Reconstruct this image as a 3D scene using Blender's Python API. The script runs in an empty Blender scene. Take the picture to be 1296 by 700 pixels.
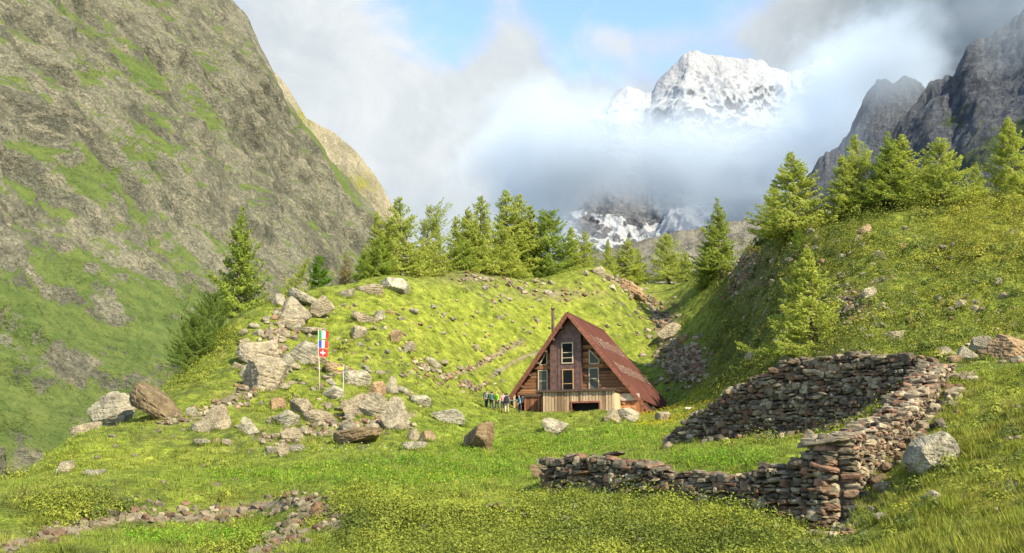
import bpy, bmesh, math, random
import numpy as np
from mathutils import Vector, Matrix

random.seed(7)
RNG = np.random.default_rng(11)
S = bpy.context.scene
COL = S.collection
rad = math.radians

# ------------------------------------------------------------------ camera model
FPX = 1390.0
PITCH = math.atan(250.0 / FPX)          # horizon lies 250 px below the picture centre
CP, SP = math.cos(PITCH), math.sin(PITCH)
EXPO = 1.74
SKY_STRENGTH = 0.122

def ray(px, py):
    """direction of a pixel of the 1296x700 photograph, scaled to Y = 1 -> (a, e) = (X/Y, Z/Y)"""
    u = (np.asarray(px, float) - 648.0) / FPX
    v = (350.0 - np.asarray(py, float)) / FPX
    y = CP - v * SP
    return u / y, (SP + v * CP) / y

def P(px, py, Y):
    a, e = ray(px, py)
    return Vector((float(a) * Y, Y, float(e) * Y))

def proj(X, Y, Z):
    d = Y * CP + Z * SP
    v = (-Y * SP + Z * CP) / d
    return 648.0 + FPX * X / d, 350.0 - FPX * v

# ------------------------------------------------------------------ numpy noise
_perm = np.random.default_rng(3).permutation(256).astype(np.int32)
_perm = np.concatenate([_perm, _perm, _perm])
_g3 = np.random.default_rng(5).normal(size=(256, 3)); _g3 /= np.linalg.norm(_g3, axis=1)[:, None]
_g3 = _g3.astype(np.float32)

def perlin(p):
    p = np.asarray(p, np.float32)
    i = np.floor(p).astype(np.int32); f = p - i
    i &= 255
    w = f * f * f * (f * (f * 6 - 15) + 10)
    out = None
    def corner(dx, dy, dz):
        h = _perm[_perm[_perm[(i[:, 0] + dx) & 255] + ((i[:, 1] + dy) & 255)] + ((i[:, 2] + dz) & 255)] & 255
        g = _g3[h]
        return g[:, 0] * (f[:, 0] - dx) + g[:, 1] * (f[:, 1] - dy) + g[:, 2] * (f[:, 2] - dz)
    def lerp(a, b, t): return a + (b - a) * t
    x0 = lerp(corner(0,0,0), corner(1,0,0), w[:, 0]); x1 = lerp(corner(0,1,0), corner(1,1,0), w[:, 0])
    x2 = lerp(corner(0,0,1), corner(1,0,1), w[:, 0]); x3 = lerp(corner(0,1,1), corner(1,1,1), w[:, 0])
    return lerp(lerp(x0, x1, w[:, 1]), lerp(x2, x3, w[:, 1]), w[:, 2]) * 1.5

def fbm(p, octaves=4, gain=0.5, ridged=False):
    p = np.asarray(p, np.float32); out = np.zeros(len(p), np.float32); amp = 1.0; tot = 0.0
    for k in range(octaves):
        n = perlin(p + 17.3 * k)
        if ridged: n = 1.0 - 2.0 * np.abs(n)
        out += amp * n; tot += amp; amp *= gain; p = p * 2.03
    return out / tot

def sstep(lo, hi, x):
    t = np.clip((np.asarray(x, float) - lo) / (hi - lo), 0, 1); return t * t * (3 - 2 * t)

def mixc(a, b, t):
    t = np.asarray(t)[:, None]; return a * (1 - t) + b * t

# ------------------------------------------------------------------ objects
def tag(o, label=None, cat=None, group=None, kind=None):
    if label: o['label'] = label
    if cat: o['category'] = cat
    if group: o['group'] = group
    if kind: o['kind'] = kind
    return o

def empty(name, loc=(0, 0, 0), rz=0.0):
    o = bpy.data.objects.new(name, None); COL.objects.link(o)
    o.empty_display_size = 0.3; o.location = loc; o.rotation_euler = (0, 0, rz)
    return o

def link(name, me, mat=None, parent=None):
    o = bpy.data.objects.new(name, me); COL.objects.link(o)
    if mat is not None and not me.materials: me.materials.append(mat)
    if parent is not None: o.parent = parent
    return o

def np_mesh(name, verts, faces, smooth=False, colors=None, floats=None):
    """verts (n,3), faces (m,k) all the same size k"""
    me = bpy.data.meshes.new(name)
    verts = np.asarray(verts, np.float32); faces = np.asarray(faces, np.int32)
    m, k = faces.shape
    me.vertices.add(len(verts)); me.vertices.foreach_set('co', verts.ravel())
    me.loops.add(m * k); me.loops.foreach_set('vertex_index', faces.ravel())
    me.polygons.add(m)
    me.polygons.foreach_set('loop_start', np.arange(0, m * k, k, dtype=np.int32))
    me.polygons.foreach_set('loop_total', np.full(m, k, np.int32))
    me.polygons.foreach_set('use_smooth', np.full(m, smooth, bool))
    if colors is not None:
        at = me.attributes.new('tint', 'FLOAT_COLOR', 'POINT')
        c = np.ones((len(verts), 4), np.float32); c[:, :3] = colors
        at.data.foreach_set('color', c.ravel())
    for nm, arr in (floats or {}).items():
        arr = np.asarray(arr, np.float32)
        if arr.ndim == 2:
            at = me.attributes.new(nm, 'FLOAT_VECTOR', 'POINT'); at.data.foreach_set('vector', arr.ravel()); continue
        at = me.attributes.new(nm, 'FLOAT', 'POINT'); at.data.foreach_set('value', np.asarray(arr, np.float32))
    me.update(calc_edges=True)
    return me

def grid_faces(nr, nc):
    i = (np.arange(nr - 1)[:, None] * nc + np.arange(nc - 1)[None, :]).ravel()
    return np.stack([i, i + 1, i + nc + 1, i + nc], 1)

class MB:
    """collects boxes, bars, prisms and tubes; build() links them as ONE mesh object"""
    def __init__(self): self.v = []; self.f = []
    def add(self, vs, fs):
        b = len(self.v); self.v += [tuple(v) for v in vs]; self.f += [tuple(i + b for i in f) for f in fs]; return self
    def box(self, x0, x1, y0, y1, z0, z1):
        vs = [(x, y, z) for z in (z0, z1) for y in (y0, y1) for x in (x0, x1)]
        return self.add(vs, [(0,2,3,1),(4,5,7,6),(0,1,5,4),(2,6,7,3),(0,4,6,2),(1,3,7,5)])
    def bar(self, p, q, w, h, up=(0, 0, 1)):
        p = Vector(p); q = Vector(q); d = (q - p).normalized(); up = Vector(up)
        s = d.cross(up)
        if s.length < 1e-4: s = d.cross(Vector((1, 0, 0)))
        s.normalize(); u = s.cross(d).normalized()
        vs = []
        for c in (p, q):
            for (i, j) in ((-1,-1),(1,-1),(1,1),(-1,1)): vs.append(c + s * (w/2*i) + u * (h/2*j))
        return self.add(vs, [(3,2,1,0),(4,5,6,7),(0,1,5,4),(1,2,6,5),(2,3,7,6),(3,0,4,7)])
    def tube(self, pts, radii, n=8):
        pts = [Vector(p) for p in pts]; rings = []
        for k, p in enumerate(pts):
            d = (pts[min(k+1, len(pts)-1)] - pts[max(k-1, 0)]).normalized()
            a = d.orthogonal().normalized() if abs(d.z) < .9 else Vector((1,0,0)); a = (a - d * a.dot(d)).normalized(); b = d.cross(a)
            r = radii[k] if hasattr(radii, '__len__') else radii
            rings.append([p + (a * math.cos(2*math.pi*j/n) + b * math.sin(2*math.pi*j/n)) * r for j in range(n)])
        vs = [v for r in rings for v in r]; fs = []
        for k in range(len(pts)-1):
            for j in range(n):
                fs.append((k*n+j, k*n+(j+1)%n, (k+1)*n+(j+1)%n, (k+1)*n+j))
        fs.append(tuple(range(n))[::-1]); fs.append(tuple((len(pts)-1)*n + j for j in range(n)))
        return self.add(vs, fs)
    def prism(self, poly, axis, a, b):
        """poly in the two other axes, extruded along axis from a to b"""
        def mk(p, t):
            return {'x': (t, p[0], p[1]), 'y': (p[0], t, p[1]), 'z': (p[0], p[1], t)}[axis]
        n = len(poly); vs = [mk(p, a) for p in poly] + [mk(p, b) for p in poly]
        fs = [tuple(range(n))[::-1], tuple(range(n, 2*n))] + [(i, (i+1)%n, (i+1)%n+n, i+n) for i in range(n)]
        return self.add(vs, fs)
    def build(self, name, mat, parent=None, smooth=False):
        me = bpy.data.meshes.new(name); me.from_pydata(self.v, [], self.f)
        bm = bmesh.new(); bm.from_mesh(me); bmesh.ops.recalc_face_normals(bm, faces=bm.faces); bm.to_mesh(me); bm.free()
        if smooth:
            for p in me.polygons: p.use_smooth = True
        return link(name, me, mat, parent)

# ------------------------------------------------------------------ node helpers
class NT:
    def __init__(self, tree): self.t = tree; self.n = tree.nodes; self.l = tree.links; self.n.clear()
    def new(self, typ, **kw):
        n = self.n.new(typ)
        for k, v in kw.items(): setattr(n, k, v)
        return n
    def put(self, sock, v):
        if v is None: return
        if hasattr(v, 'is_output') or isinstance(v, bpy.types.NodeSocket): self.l.new(v, sock)
        elif isinstance(v, (tuple, list)):
            sock.default_value = tuple(v) + ((1.0,) if len(v) == 3 and sock.type == 'RGBA' else ())
        else: sock.default_value = v
    def m(self, op, a, b=None, c=None, clamp=False):
        n = self.new('ShaderNodeMath', operation=op); n.use_clamp = clamp
        self.put(n.inputs[0], a); self.put(n.inputs[1], b); self.put(n.inputs[2], c)
        return n.outputs[0]
    def vm(self, op, a, b=None, scale=None):
        n = self.new('ShaderNodeVectorMath', operation=op)
        self.put(n.inputs[0], a); self.put(n.inputs[1], b)
        if scale is not None: self.put(n.inputs['Scale'], scale)
        return n.outputs['Value'] if op in ('LENGTH', 'DOT_PRODUCT', 'DISTANCE') else n.outputs[0]
    def mix(self, f, a, b, blend='MIX'):
        n = self.new('ShaderNodeMix', data_type='RGBA', blend_type=blend)
        self.put(n.inputs[0], f); self.put(n.inputs[6], a); self.put(n.inputs[7], b)
        return n.outputs[2]
    def noise(self, vec, scale, detail=4, rough=0.55, dist=0.0):
        n = self.new('ShaderNodeTexNoise'); self.put(n.inputs['Vector'], vec)
        n.inputs['Scale'].default_value = scale; n.inputs['Detail'].default_value = detail
        n.inputs['Roughness'].default_value = rough; n.inputs['Distortion'].default_value = dist
        return n.outputs[0]
    def vor(self, vec, scale, feature='F1', out=0):
        n = self.new('ShaderNodeTexVoronoi', feature=feature); self.put(n.inputs['Vector'], vec)
        n.inputs['Scale'].default_value = scale
        return n.outputs[out]
    def ss(self, x, lo, hi, a=0.0, b=1.0):
        n = self.new('ShaderNodeMapRange', interpolation_type='SMOOTHSTEP')
        self.put(n.inputs[0], x); n.inputs[1].default_value = lo; n.inputs[2].default_value = hi
        n.inputs[3].default_value = a; n.inputs[4].default_value = b
        return n.outputs[0]
    def geo(self): return self.new('ShaderNodeNewGeometry')
    def obj(self): return self.new('ShaderNodeTexCoord').outputs['Object']
    def attr(self, name, out='Color'):
        n = self.new('ShaderNodeAttribute'); n.attribute_name = name; return n.outputs[out]
    def rand(self): return self.new('ShaderNodeObjectInfo').outputs['Random']
    def stretch(self, vec, s, rot=(0, 0, 0)):
        n = self.new('ShaderNodeMapping'); self.put(n.inputs[0], vec)
        n.inputs['Scale'].default_value = s; n.inputs['Rotation'].default_value = rot
        return n.outputs[0]
    def bump(self, h, strength=0.4, dist=0.05):
        n = self.new('ShaderNodeBump'); n.inputs['Strength'].default_value = strength; n.inputs['Distance'].default_value = dist
        self.put(n.inputs['Height'], h); return n.outputs[0]
    def principled(self, col, rough=0.8, normal=None, metallic=0.0, spec=0.3):
        n = self.new('ShaderNodeBsdfPrincipled')
        self.put(n.inputs['Base Color'], col); self.put(n.inputs['Roughness'], rough)
        n.inputs['Metallic'].default_value = metallic; n.inputs['Specular IOR Level'].default_value = spec
        if normal is not None: self.put(n.inputs['Normal'], normal)
        return n.outputs[0]
    def out(self, surf=None, vol=None):
        n = self.new('ShaderNodeOutputMaterial')
        if surf is not None: self.l.new(surf, n.inputs['Surface'])
        if vol is not None: self.l.new(vol, n.inputs['Volume'])

def material(name):
    m = bpy.data.materials.new(name); m.use_nodes = True
    return m, NT(m.node_tree)

def leaf_mat(name, sat=1.0, transl=0.35, rough=0.7):
    m, t = material(name)
    c = t.attr('tint')
    d = t.principled(c, rough, spec=0.15)
    tr = t.new('ShaderNodeBsdfTranslucent'); t.put(tr.inputs[0], t.mix(0.5, c, t.mix(1.0, c, (1.0, 1.0, 0.45), 'MULTIPLY')))
    mx = t.new('ShaderNodeMixShader'); mx.inputs[0].default_value = transl
    t.l.new(d, mx.inputs[1]); t.l.new(tr.outputs[0], mx.inputs[2])
    t.out(mx.outputs[0]); return m

def plain(name, col, rough=0.7, var=0.25, scale=6.0, metallic=0.0, spec=0.3):
    m, t = material(name)
    n = t.noise(t.obj(), scale, 5)
    c = t.mix(t.ss(n, .3, .7), tuple(x * (1 - var) for x in col), tuple(min(1, x * (1 + var)) for x in col))
    t.out(t.principled(c, rough, t.bump(n, .2, .02), metallic, spec)); return m
# ------------------------------------------------------------------ terrain: control points (px, py of the photo, distance)
CTRL = []
def row(Y, pts):
    for px, py in pts: CTRL.append((px, py, Y))
def colm(px, pts):
    for Y, py in pts: CTRL.append((px, py, Y))
row(4, [(-900,1300),(-300,1300),(300,1250),(648,1200),(1000,1180),(1296,1130),(2000,950)])
row(12, [(-900,980),(-300,900),(0,860),(300,835),(648,800),(900,790),(1100,765),(1296,705),(1600,560),(2100,480)])
colm(-800, [(25,840),(60,980),(120,1100),(300,1000)])
colm(-300, [(23,775),(32,735),(45,745),(60,800),(120,960),(300,950)])
colm(0, [(23,716),(32,665),(40,630),(45,613),(60,640),(90,720),(200,840)])
colm(100, [(23,712),(32,672),(45,612),(53,575),(60,554),(80,590),(110,660)])
colm(200, [(23,711),(30,676),(36,645),(45,607),(55,572),(63,545),(75,515),(85,497),(105,530),(150,620)])
colm(300, [(23,712),(30,682),(35,655),(45,610),(60,560),(75,510),(90,450),(102,402),(120,430),(170,540)])
colm(400, [(23,712),(27,692),(31,655),(34,628),(42,602),(55,577),(70,543),(80,502),(88,470),(97,432),(108,385),(114,368),(130,395),(180,480)])
colm(500, [(23,710),(28,682),(34,645),(42,607),(55,576),(70,546),(85,505),(95,465),(105,420),(116,375),(124,353),(145,372),(200,450)])
colm(600, [(23,700),(28,676),(34,645),(42,612),(55,584),(75,556),(92,526),(103,506),(112,480),(122,430),(130,384),(138,349),(158,366),(230,440)])
colm(660, [(23,702),(28,672),(34,640),(42,612),(55,586),(75,556),(95,533),(105,520.5),(112,518),(117,505),(128,440)])
colm(700, [(26,680),(30,655),(36,626),(45,600),(75,556),(95,534),(105,521),(116,519),(127,470),(138,410),(150,356),(170,368),(240,430)])
colm(770, [(26,672),(30,648),(37,620),(48,585),(75,553),(95,533),(105,521.5),(120,519),(131,470),(145,400),(160,343),(185,356),(260,420)])
colm(830, [(24,694),(30,646),(34,628),(40,590),(50,575),(75,550),(98,530),(108,521),(121,516),(132,475),(145,425),(158,395),(178,370),(195,360),(230,372)])
colm(880, [(23,700),(30,655),(33,645),(38,588),(44,572),(55,556),(75,545),(90,526),(105,502),(118,470),(130,430),(142,395),(155,362),(170,350),(215,372)])
colm(950, [(23,698),(29,668),(36,590),(42,574),(48,560),(60,535),(75,500),(90,460),(100,420),(110,375),(120,335),(127,314),(155,335)])
colm(1000, [(23,698),(28,675),(36,588),(44,562),(52,540),(60,508),(70,472),(80,430),(92,375),(103,325),(111,297),(138,318)])
colm(1050, [(18,725),(23,697),(28,676),(34,608),(40,575),(44,560)])
colm(1100, [(18,715),(23,682),(29,635),(33,602),(44,530),(52,488)])
colm(1080, [(57,475),(66,430),(78,375),(92,318),(102,286),(128,303)])
colm(1200, [(15,720),(19,675),(23,640),(27,600),(35,532),(42,486),(48,468)])
colm(1180, [(56,450),(66,402),(78,345),(90,295),(101,265),(128,287)])
colm(1296, [(13,715),(18,655),(23,598),(30,540),(38,490),(42,470),(50,445),(60,402),(72,343),(85,287),(97,255),(125,277)])
colm(1600, [(23,470),(42,400),(60,330),(90,222),(100,202),(135,235)])
colm(2100, [(30,380),(60,280),(100,180),(150,200)])
row(320, [(-300,880),(0,860),(300,700),(500,560),(700,480),(900,420),(1296,360),(1600,330),(2100,300)])
row(430, [(-300,860),(0,840),(300,700),(500,570),(700,480),(900,430),(1296,380),(1600,350),(2100,320)])
_c = np.array(CTRL, float)
_ca, _ce = ray(_c[:, 0], _c[:, 1])
KA, KL = 4.6, 2.2
_cp = np.stack([_ca * KA, np.log(_c[:, 2]) * KL], 1)
def _tps(d2): return 0.5 * d2 * np.log(d2 + 1e-12)
_n = len(_cp)
_D = ((_cp[:, None] - _cp[None]) ** 2).sum(-1)
_A = np.zeros((_n + 3, _n + 3)); _A[:_n, :_n] = _tps(_D) + np.eye(_n) * 0.0012
_A[:_n, _n] = 1; _A[:_n, _n+1:] = _cp; _A[_n, :_n] = 1; _A[_n+1:, :_n] = _cp.T
_W = np.linalg.solve(_A, np.concatenate([_ce, [0, 0, 0]]))

def H0(X, Y):
    X = np.asarray(X, float).ravel(); Y = np.asarray(Y, float).ravel(); out = np.empty(len(X))
    for s in range(0, len(X), 40000):
        x, y = X[s:s+40000], Y[s:s+40000]
        q0, q1 = x / y * KA, np.log(y) * KL
        d2 = (q0[:, None] - _cp[None, :, 0]) ** 2 + (q1[:, None] - _cp[None, :, 1]) ** 2
        out[s:s+40000] = (_tps(d2) @ _W[:_n] + _W[_n] + _W[_n+1] * q0 + _W[_n+2] * q1) * y
    return out

def rough(X, Y):
    """hummocks: bigger on the right hill and the crests, none where the hut stands"""
    X = np.asarray(X, float).ravel(); Y = np.asarray(Y, float).ravel()
    z = np.zeros_like(X)
    rh = sstep(0.14, 0.26, X / Y) * sstep(46, 62, Y)
    k = 0.6 + 0.45 * sstep(46, 34, Y) + 0.8 * sstep(45, 75, Y) + 0.9 * rh
    hut = 1 - np.exp(-(((X - 8.5) / 9.5) ** 4 + ((Y - 111) / 9) ** 4))
    hut *= 1 - 0.85 * np.exp(-(((X + 0) / 5) ** 4 + ((Y - 105) / 4) ** 4))
    z0 = np.zeros_like(X)
    n1 = fbm(np.stack([X / 7.0, Y / 7.0, z0 + 3], 1), 2)
    n2 = fbm(np.stack([X / 2.1, Y / 2.1, z0 + 9], 1), 2)
    n3 = perlin(np.stack([X / 0.55, Y / 0.55, z0 + 1], 1))
    n4 = .3 - np.abs(perlin(np.stack([X / 1.05, Y / 1.05, z0 + 5], 1))) * 1.5
    # hummock tops are rounded and the hollows between them sharp
    n2 = 0.35 - np.abs(n2) * 1.3
    return (0.55 * k * n1 + 0.36 * k * n2 + .9 * rh * np.maximum(-.1, fbm(np.stack([X / 3.4, Y / 3.4, z0 + 21], 1), 2)) ) * hut + 0.11 * n4 * hut * (.6 + .4 * sstep(30, 60, Y)) + 0.07 * n3 * sstep(80, 30, Y)

# grassy humps and banks of the meadow: where they stand, how wide, how high
HUMPS = [(50, 652, 33, 2.6, .60), (125, 632, 37, 2.4, .50), (215, 605, 44, 3.0, .45), (300, 618, 41, 2.2, .40), (425, 634, 34, 1.6, .65), (395, 585, 50, 3.2, .5), (480, 668, 28, 1.6, .55),
         (560, 655, 30, 2.0, .40), (520, 600, 46, 2.4, .45), (640, 655, 30, 1.8, .45), (930, 685, 25, 1.5, .4), (600, 575, 58, 3.5, .5), (740, 560, 72, 4.0, .5), (330, 560, 60, 3.0, .5), (470, 560, 60, 2.6, .45),
         (1180, 650, 21, 1.6, .35), (1240, 560, 28, 2.0, .4), (1150, 600, 29, 1.4, .3), (560, 400, 124, 5, .9), (500, 430, 104, 4, .7), (640, 400, 128, 5, .8), (690, 375, 140, 4, 1.0), (740, 358, 150, 4, 1.2), (600, 455, 112, 4, .6)]
_hp = [(float(ray(a, b)[0]) * y, y, r, h) for a, b, y, r, h in HUMPS]
def humps(X, Y):
    z = np.zeros(len(X))
    for x0, y0, r, h in _hp:
        d2 = ((X - x0) ** 2 + ((Y - y0) * .8) ** 2) / r ** 2; ok = d2 < 6
        z[ok] += h * np.exp(-d2[ok] ** 1.3)
    return z
def H(X, Y):
    X = np.asarray(X, float).ravel(); Y = np.asarray(Y, float).ravel()
    return H0(X, Y) + rough(X, Y) + humps(X, Y)
def Hz(x, y): return float(H([x], [y])[0])

def hit(px, py, y0=9.0, y1=230.0):
    """first point of the ground on the line of sight of a pixel"""
    a, e = ray(px, py)
    Y = np.exp(np.linspace(math.log(y0), math.log(y1), 900))
    h = H(a * Y, Y); under = e * Y < h
    if not under.any(): return None
    k = int(np.argmax(under)); y = Y[k]
    return Vector((float(a) * y, y, float(h[k])))

# ------------------------------------------------------------------ what grows where (masks of the ground)
def blob(px, py, cx, cy, rx, ry):
    return np.exp(-(((px - cx) / rx) ** 2 + ((py - cy) / ry) ** 2))

def ground_masks(X, Y, Z):
    px, py = proj(X, Y, Z)
    p3 = np.stack([X, Y, np.zeros_like(X)], 1)
    nA = fbm(p3 / 9.0 + 40, 3); nB = fbm(p3 / 2.6 + 80, 3); nC = fbm(p3 / 0.9 + 20, 2)
    b = lambda *a: blob(px, py, *a)
    right_hill = sstep(0, 60, px - 862 - (500 - py) * 0.05) * sstep(535, 500, py) * sstep(44, 56, Y)
    bank = sstep(1040, 1110, px) * sstep(46, 40, Y)
    fore = sstep(635, 665, py + nB * 16) * sstep(380, 470, px) * (1 - bank)
    hump = b(800, 655, 120, 24) + b(700, 672, 110, 30) + b(500, 675, 90, 34) + b(425, 640, 36, 16) + .5 * b(940, 698, 110, 14)
    shrub = 1.15 * hump * 0.75 + 0.5 * fore
    shrub += right_hill * (0.74 + 0.6 * nA) + bank * (0.40 + 0.4 * nA)
    shrub += 0.9 * b(225, 478, 60, 26) + 0.75 * b(290, 430, 40, 30) + 0.7 * b(120, 640, 95, 30) + 0.6 * b(330, 517, 60, 12) + 0.6 * b(430,435,60,30)*(nA>0)
    shrub += 0.5 * b(60, 655, 80, 22) + 0.45 * b(230, 585, 50, 8) + .6*b(560,350,160,10)
    shrub += .62 * sstep(.10, .42, nA + .55 * nB) * sstep(88, 70, Y) * (1 - bank)
    shrub = np.clip(shrub + 0.35 * nB - 0.06, 0, 1)
    lush = (1.0 * b(500, 598, 140, 24) + 0.9 * b(660, 585, 110, 22) + 0.8 * b(700, 560, 120, 14) + 1.0 * b(920, 585, 110, 20)
            + 0.7 * b(300, 605, 120, 14) + 1.2 * b(260, 685, 130, 15) + 0.8 * b(800, 545, 70, 12) + 0.9 * b(860, 500, 40, 16)
            + 0.7 * b(360, 660, 40, 14) + 0.5 * b(580, 535, 80, 14) + .6 * b(1296, 480, 60, 20) + 0.45 * b(80, 580, 60, 20))
    lush = np.clip(lush + 0.45 * nB - 0.05, 0, 1)
    yellow = (0.9 * b(565, 632, 110, 16) + 0.9 * b(850, 535, 60, 14) + 0.55 * b(200, 575, 130, 16) + 0.5 * b(560, 560, 60, 10)
              + 0.75 * b(560, 420, 200, 60) + 0.8 * right_hill * sstep(1150, 1230, px) * sstep(380, 300, py)
              + 0.5 * bank + 0.5 * b(100, 585, 60, 14) + 0.4 * b(760, 370, 80, 30))
    yellow = np.clip(yellow + 0.5 * nA, 0, 1)
    # bare earth, trampled path and stony streaks
    path = np.zeros_like(X)
    def seg(pts, w):
        d = np.full(len(X), 1e9)
        for (x0, y0), (x1, y1) in zip(pts[:-1], pts[1:]):
            dx, dy = x1 - x0, y1 - y0
            t = np.clip(((px - x0) * dx + (py - y0) * dy) / (dx * dx + dy * dy), 0, 1)
            d = np.minimum(d, np.hypot(px - x0 - t * dx, (py - y0 - t * dy) * 1.5))
        return np.exp(-(d / w) ** 2)
    path = np.maximum(path, 0.75 * seg([(622,477),(640,464),(662,452),(700,440)], 4) * (Y > 105))
    path = np.maximum(path, 0.65 * seg([(560,478),(600,466),(640,443),(660,432)], 5) * (Y > 100))
    path = np.maximum(path, 0.8 * seg([(10,692),(80,672),(160,655),(260,655),(330,640),(400,632)], 11))
    path = np.maximum(path, 0.9 * seg([(330,700),(370,672),(395,650),(425,662)], 15) * (Y > 20))
    path = np.maximum(path, 0.7 * seg([(330,555),(400,548),(450,545),(520,525)], 7))
    path = np.maximum(path, 0.6 * seg([(205,535),(250,528),(300,500),(330,460),(360,420)], 9))
    path = np.maximum(path, 0.8 * b(865, 462, 26, 22) * (Y > 90)); path = np.maximum(path, 0.8 * b(845, 420, 14, 30) * (Y > 100))
    path = np.maximum(path, .75 * seg([(770,350),(800,365),(830,395),(838,430),(870,470)], 7) * (Y > 100))
    path = np.maximum(path, 0.5 * b(600, 352, 60, 8)); path = np.maximum(path, 0.7 * b(1080, 385, 22, 18))
    path = np.maximum(path, .55 * b(700, 372, 60, 8)); path = np.maximum(path, .6 * b(1040, 675, 40, 18))
    path = np.maximum(path, .55 * b(1285, 440, 40, 16)); path = np.maximum(path, .5 * b(950, 345, 30, 40) * (Y > 90))
    dirt = np.clip(path * 1.15 + 0.8 * nC * path + 0.5 * nB * path, 0, 1)
    dirt = np.maximum(dirt, sstep(0.30, 0.50, nC * .6 + nB * .5 + 0.13 * right_hill + .10 * bank) * 0.85)
    return px, py, shrub, lush, yellow, dirt, right_hill, bank, nA, nB, nC

C_GREEN = np.array([0.158, 0.198, 0.032]); C_YEL = np.array([0.262, 0.288, 0.046]); C_LUSH = np.array([0.188, 0.258, 0.036])
C_OLIVE = np.array([0.170, 0.195, 0.030]); C_DRY = np.array([0.255, 0.225, 0.070]); C_DIRT = np.array([0.185, 0.150, 0.098])
C_MOSS = np.array([0.185, 0.180, 0.024])

def plant_colour(M, jitter=0.0):
    px, py, shrub, lush, yellow, dirt, rh, bank, nA, nB, nC = M
    n = len(px); one = np.ones((n, 1))
    c = mixc(one * C_GREEN, one * C_YEL, np.clip(0.16 + yellow * 0.62 + nC * 0.55 + nB * 0.35, 0, 1))
    c = mixc(c, one * C_LUSH, np.clip(lush * 0.95, 0, 1))
    c = mixc(c, one * C_OLIVE, sstep(0.35, 0.75, shrub) * 0.8)
    c = mixc(c, one * C_MOSS, sstep(0.1, 0.6, rh * yellow + bank * .4 + nB * 0.3) * 0.6 * np.clip(rh + bank, 0, 1))
    c = mixc(c, one * C_DRY, sstep(0.05, 0.45, nB - 0.5 * lush) * 0.5)
    c = mixc(c, one * np.array([.098, .112, .040]), sstep(.05, .5, -nA * .8 - nC * .7 - .3 * yellow) * .6)
    c = c * (1 + 0.42 * np.clip(nC, -.6, .5) + 0.22 * np.clip(nB, -.6, .5))[:, None]
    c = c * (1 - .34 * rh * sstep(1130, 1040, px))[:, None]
    if jitter: c = c * (1 + RNG.normal(0, jitter, (n, 1))) * (1 + RNG.normal(0, jitter * .4, (n, 3)))
    return np.clip(c, 0.004, 0.6)

# ------------------------------------------------------------------ the ground sheet
NC_, NR_ = 900, 620
_a0, _ = ray(-800, 600); _a1, _ = ray(2050, 600)
# columns close together where the photograph looks, wider outside
_aL, _ = ray(-30, 600); _aR, _ = ray(1326, 600)
ga = np.concatenate([np.linspace(_a0, _aL, 91)[:-1], np.linspace(_aL, _aR, 720), np.linspace(_aR, _a1, 91)[1:]])
gy = np.exp(np.concatenate([np.linspace(math.log(3), math.log(20), 60)[:-1], np.linspace(math.log(20), math.log(200), 520), np.linspace(math.log(200), math.log(430), 42)[1:]]))
GX = (gy[:, None] * ga[None, :]).ravel(); GY = np.repeat(gy, len(ga)); GZ = H(GX, GY)
M = ground_masks(GX, GY, GZ)
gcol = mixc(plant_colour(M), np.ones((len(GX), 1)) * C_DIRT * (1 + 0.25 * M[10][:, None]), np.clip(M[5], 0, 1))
me = np_mesh('ground', np.stack([GX, GY, GZ], 1), grid_faces(len(gy), len(ga)), True, gcol, {'dirt': M[5]})
m, t = material('meadow_soil')
o_ = t.obj(); n1 = t.noise(o_, 2.2, 6, .65); n2 = t.noise(o_, 11.0, 5, .6)
n0 = t.noise(o_, .9, 6, .7, .3)
c = t.mix(1.0, t.attr('tint'), t.mix(t.ss(n2, .3, .72), (.42, .44, .36), (1.15, 1.14, 1.08)), 'MULTIPLY')
c = t.mix(1.0, c, t.mix(t.ss(n0, .36, .62), (.60, .64, .52), (1.12, 1.1, 1.05)), 'MULTIPLY')
c = t.mix(t.ss(t.m('MULTIPLY', t.attr('dirt', 'Fac'), t.noise(o_, 4.5, 5, .7)), .22, .42), c, t.mix(n2, (.10, .08, .05), (.25, .21, .145)))
t.out(t.principled(c, .95, t.bump(t.m('ADD', n1, t.m('MULTIPLY', n2, .5)), .7, .12), spec=.1))
ground = tag(link('ground', me, m), kind='structure')
HUT_A = rad(19.0)
_p = P(725, 521, 107.0); HUT_O = (_p.x, _p.y, _p.z)
def hut_to_world(x, y, z=0.0):
    return Vector((HUT_O[0] + x * math.cos(HUT_A) + y * math.sin(HUT_A), HUT_O[1] - x * math.sin(HUT_A) + y * math.cos(HUT_A), HUT_O[2] + z))
# ------------------------------------------------------------------ mountains: a skyline, real distances, rock relief
def interp(pts, x):
    p = np.array(pts, float); return np.interp(x, p[:, 0], p[:, 1])

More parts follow.
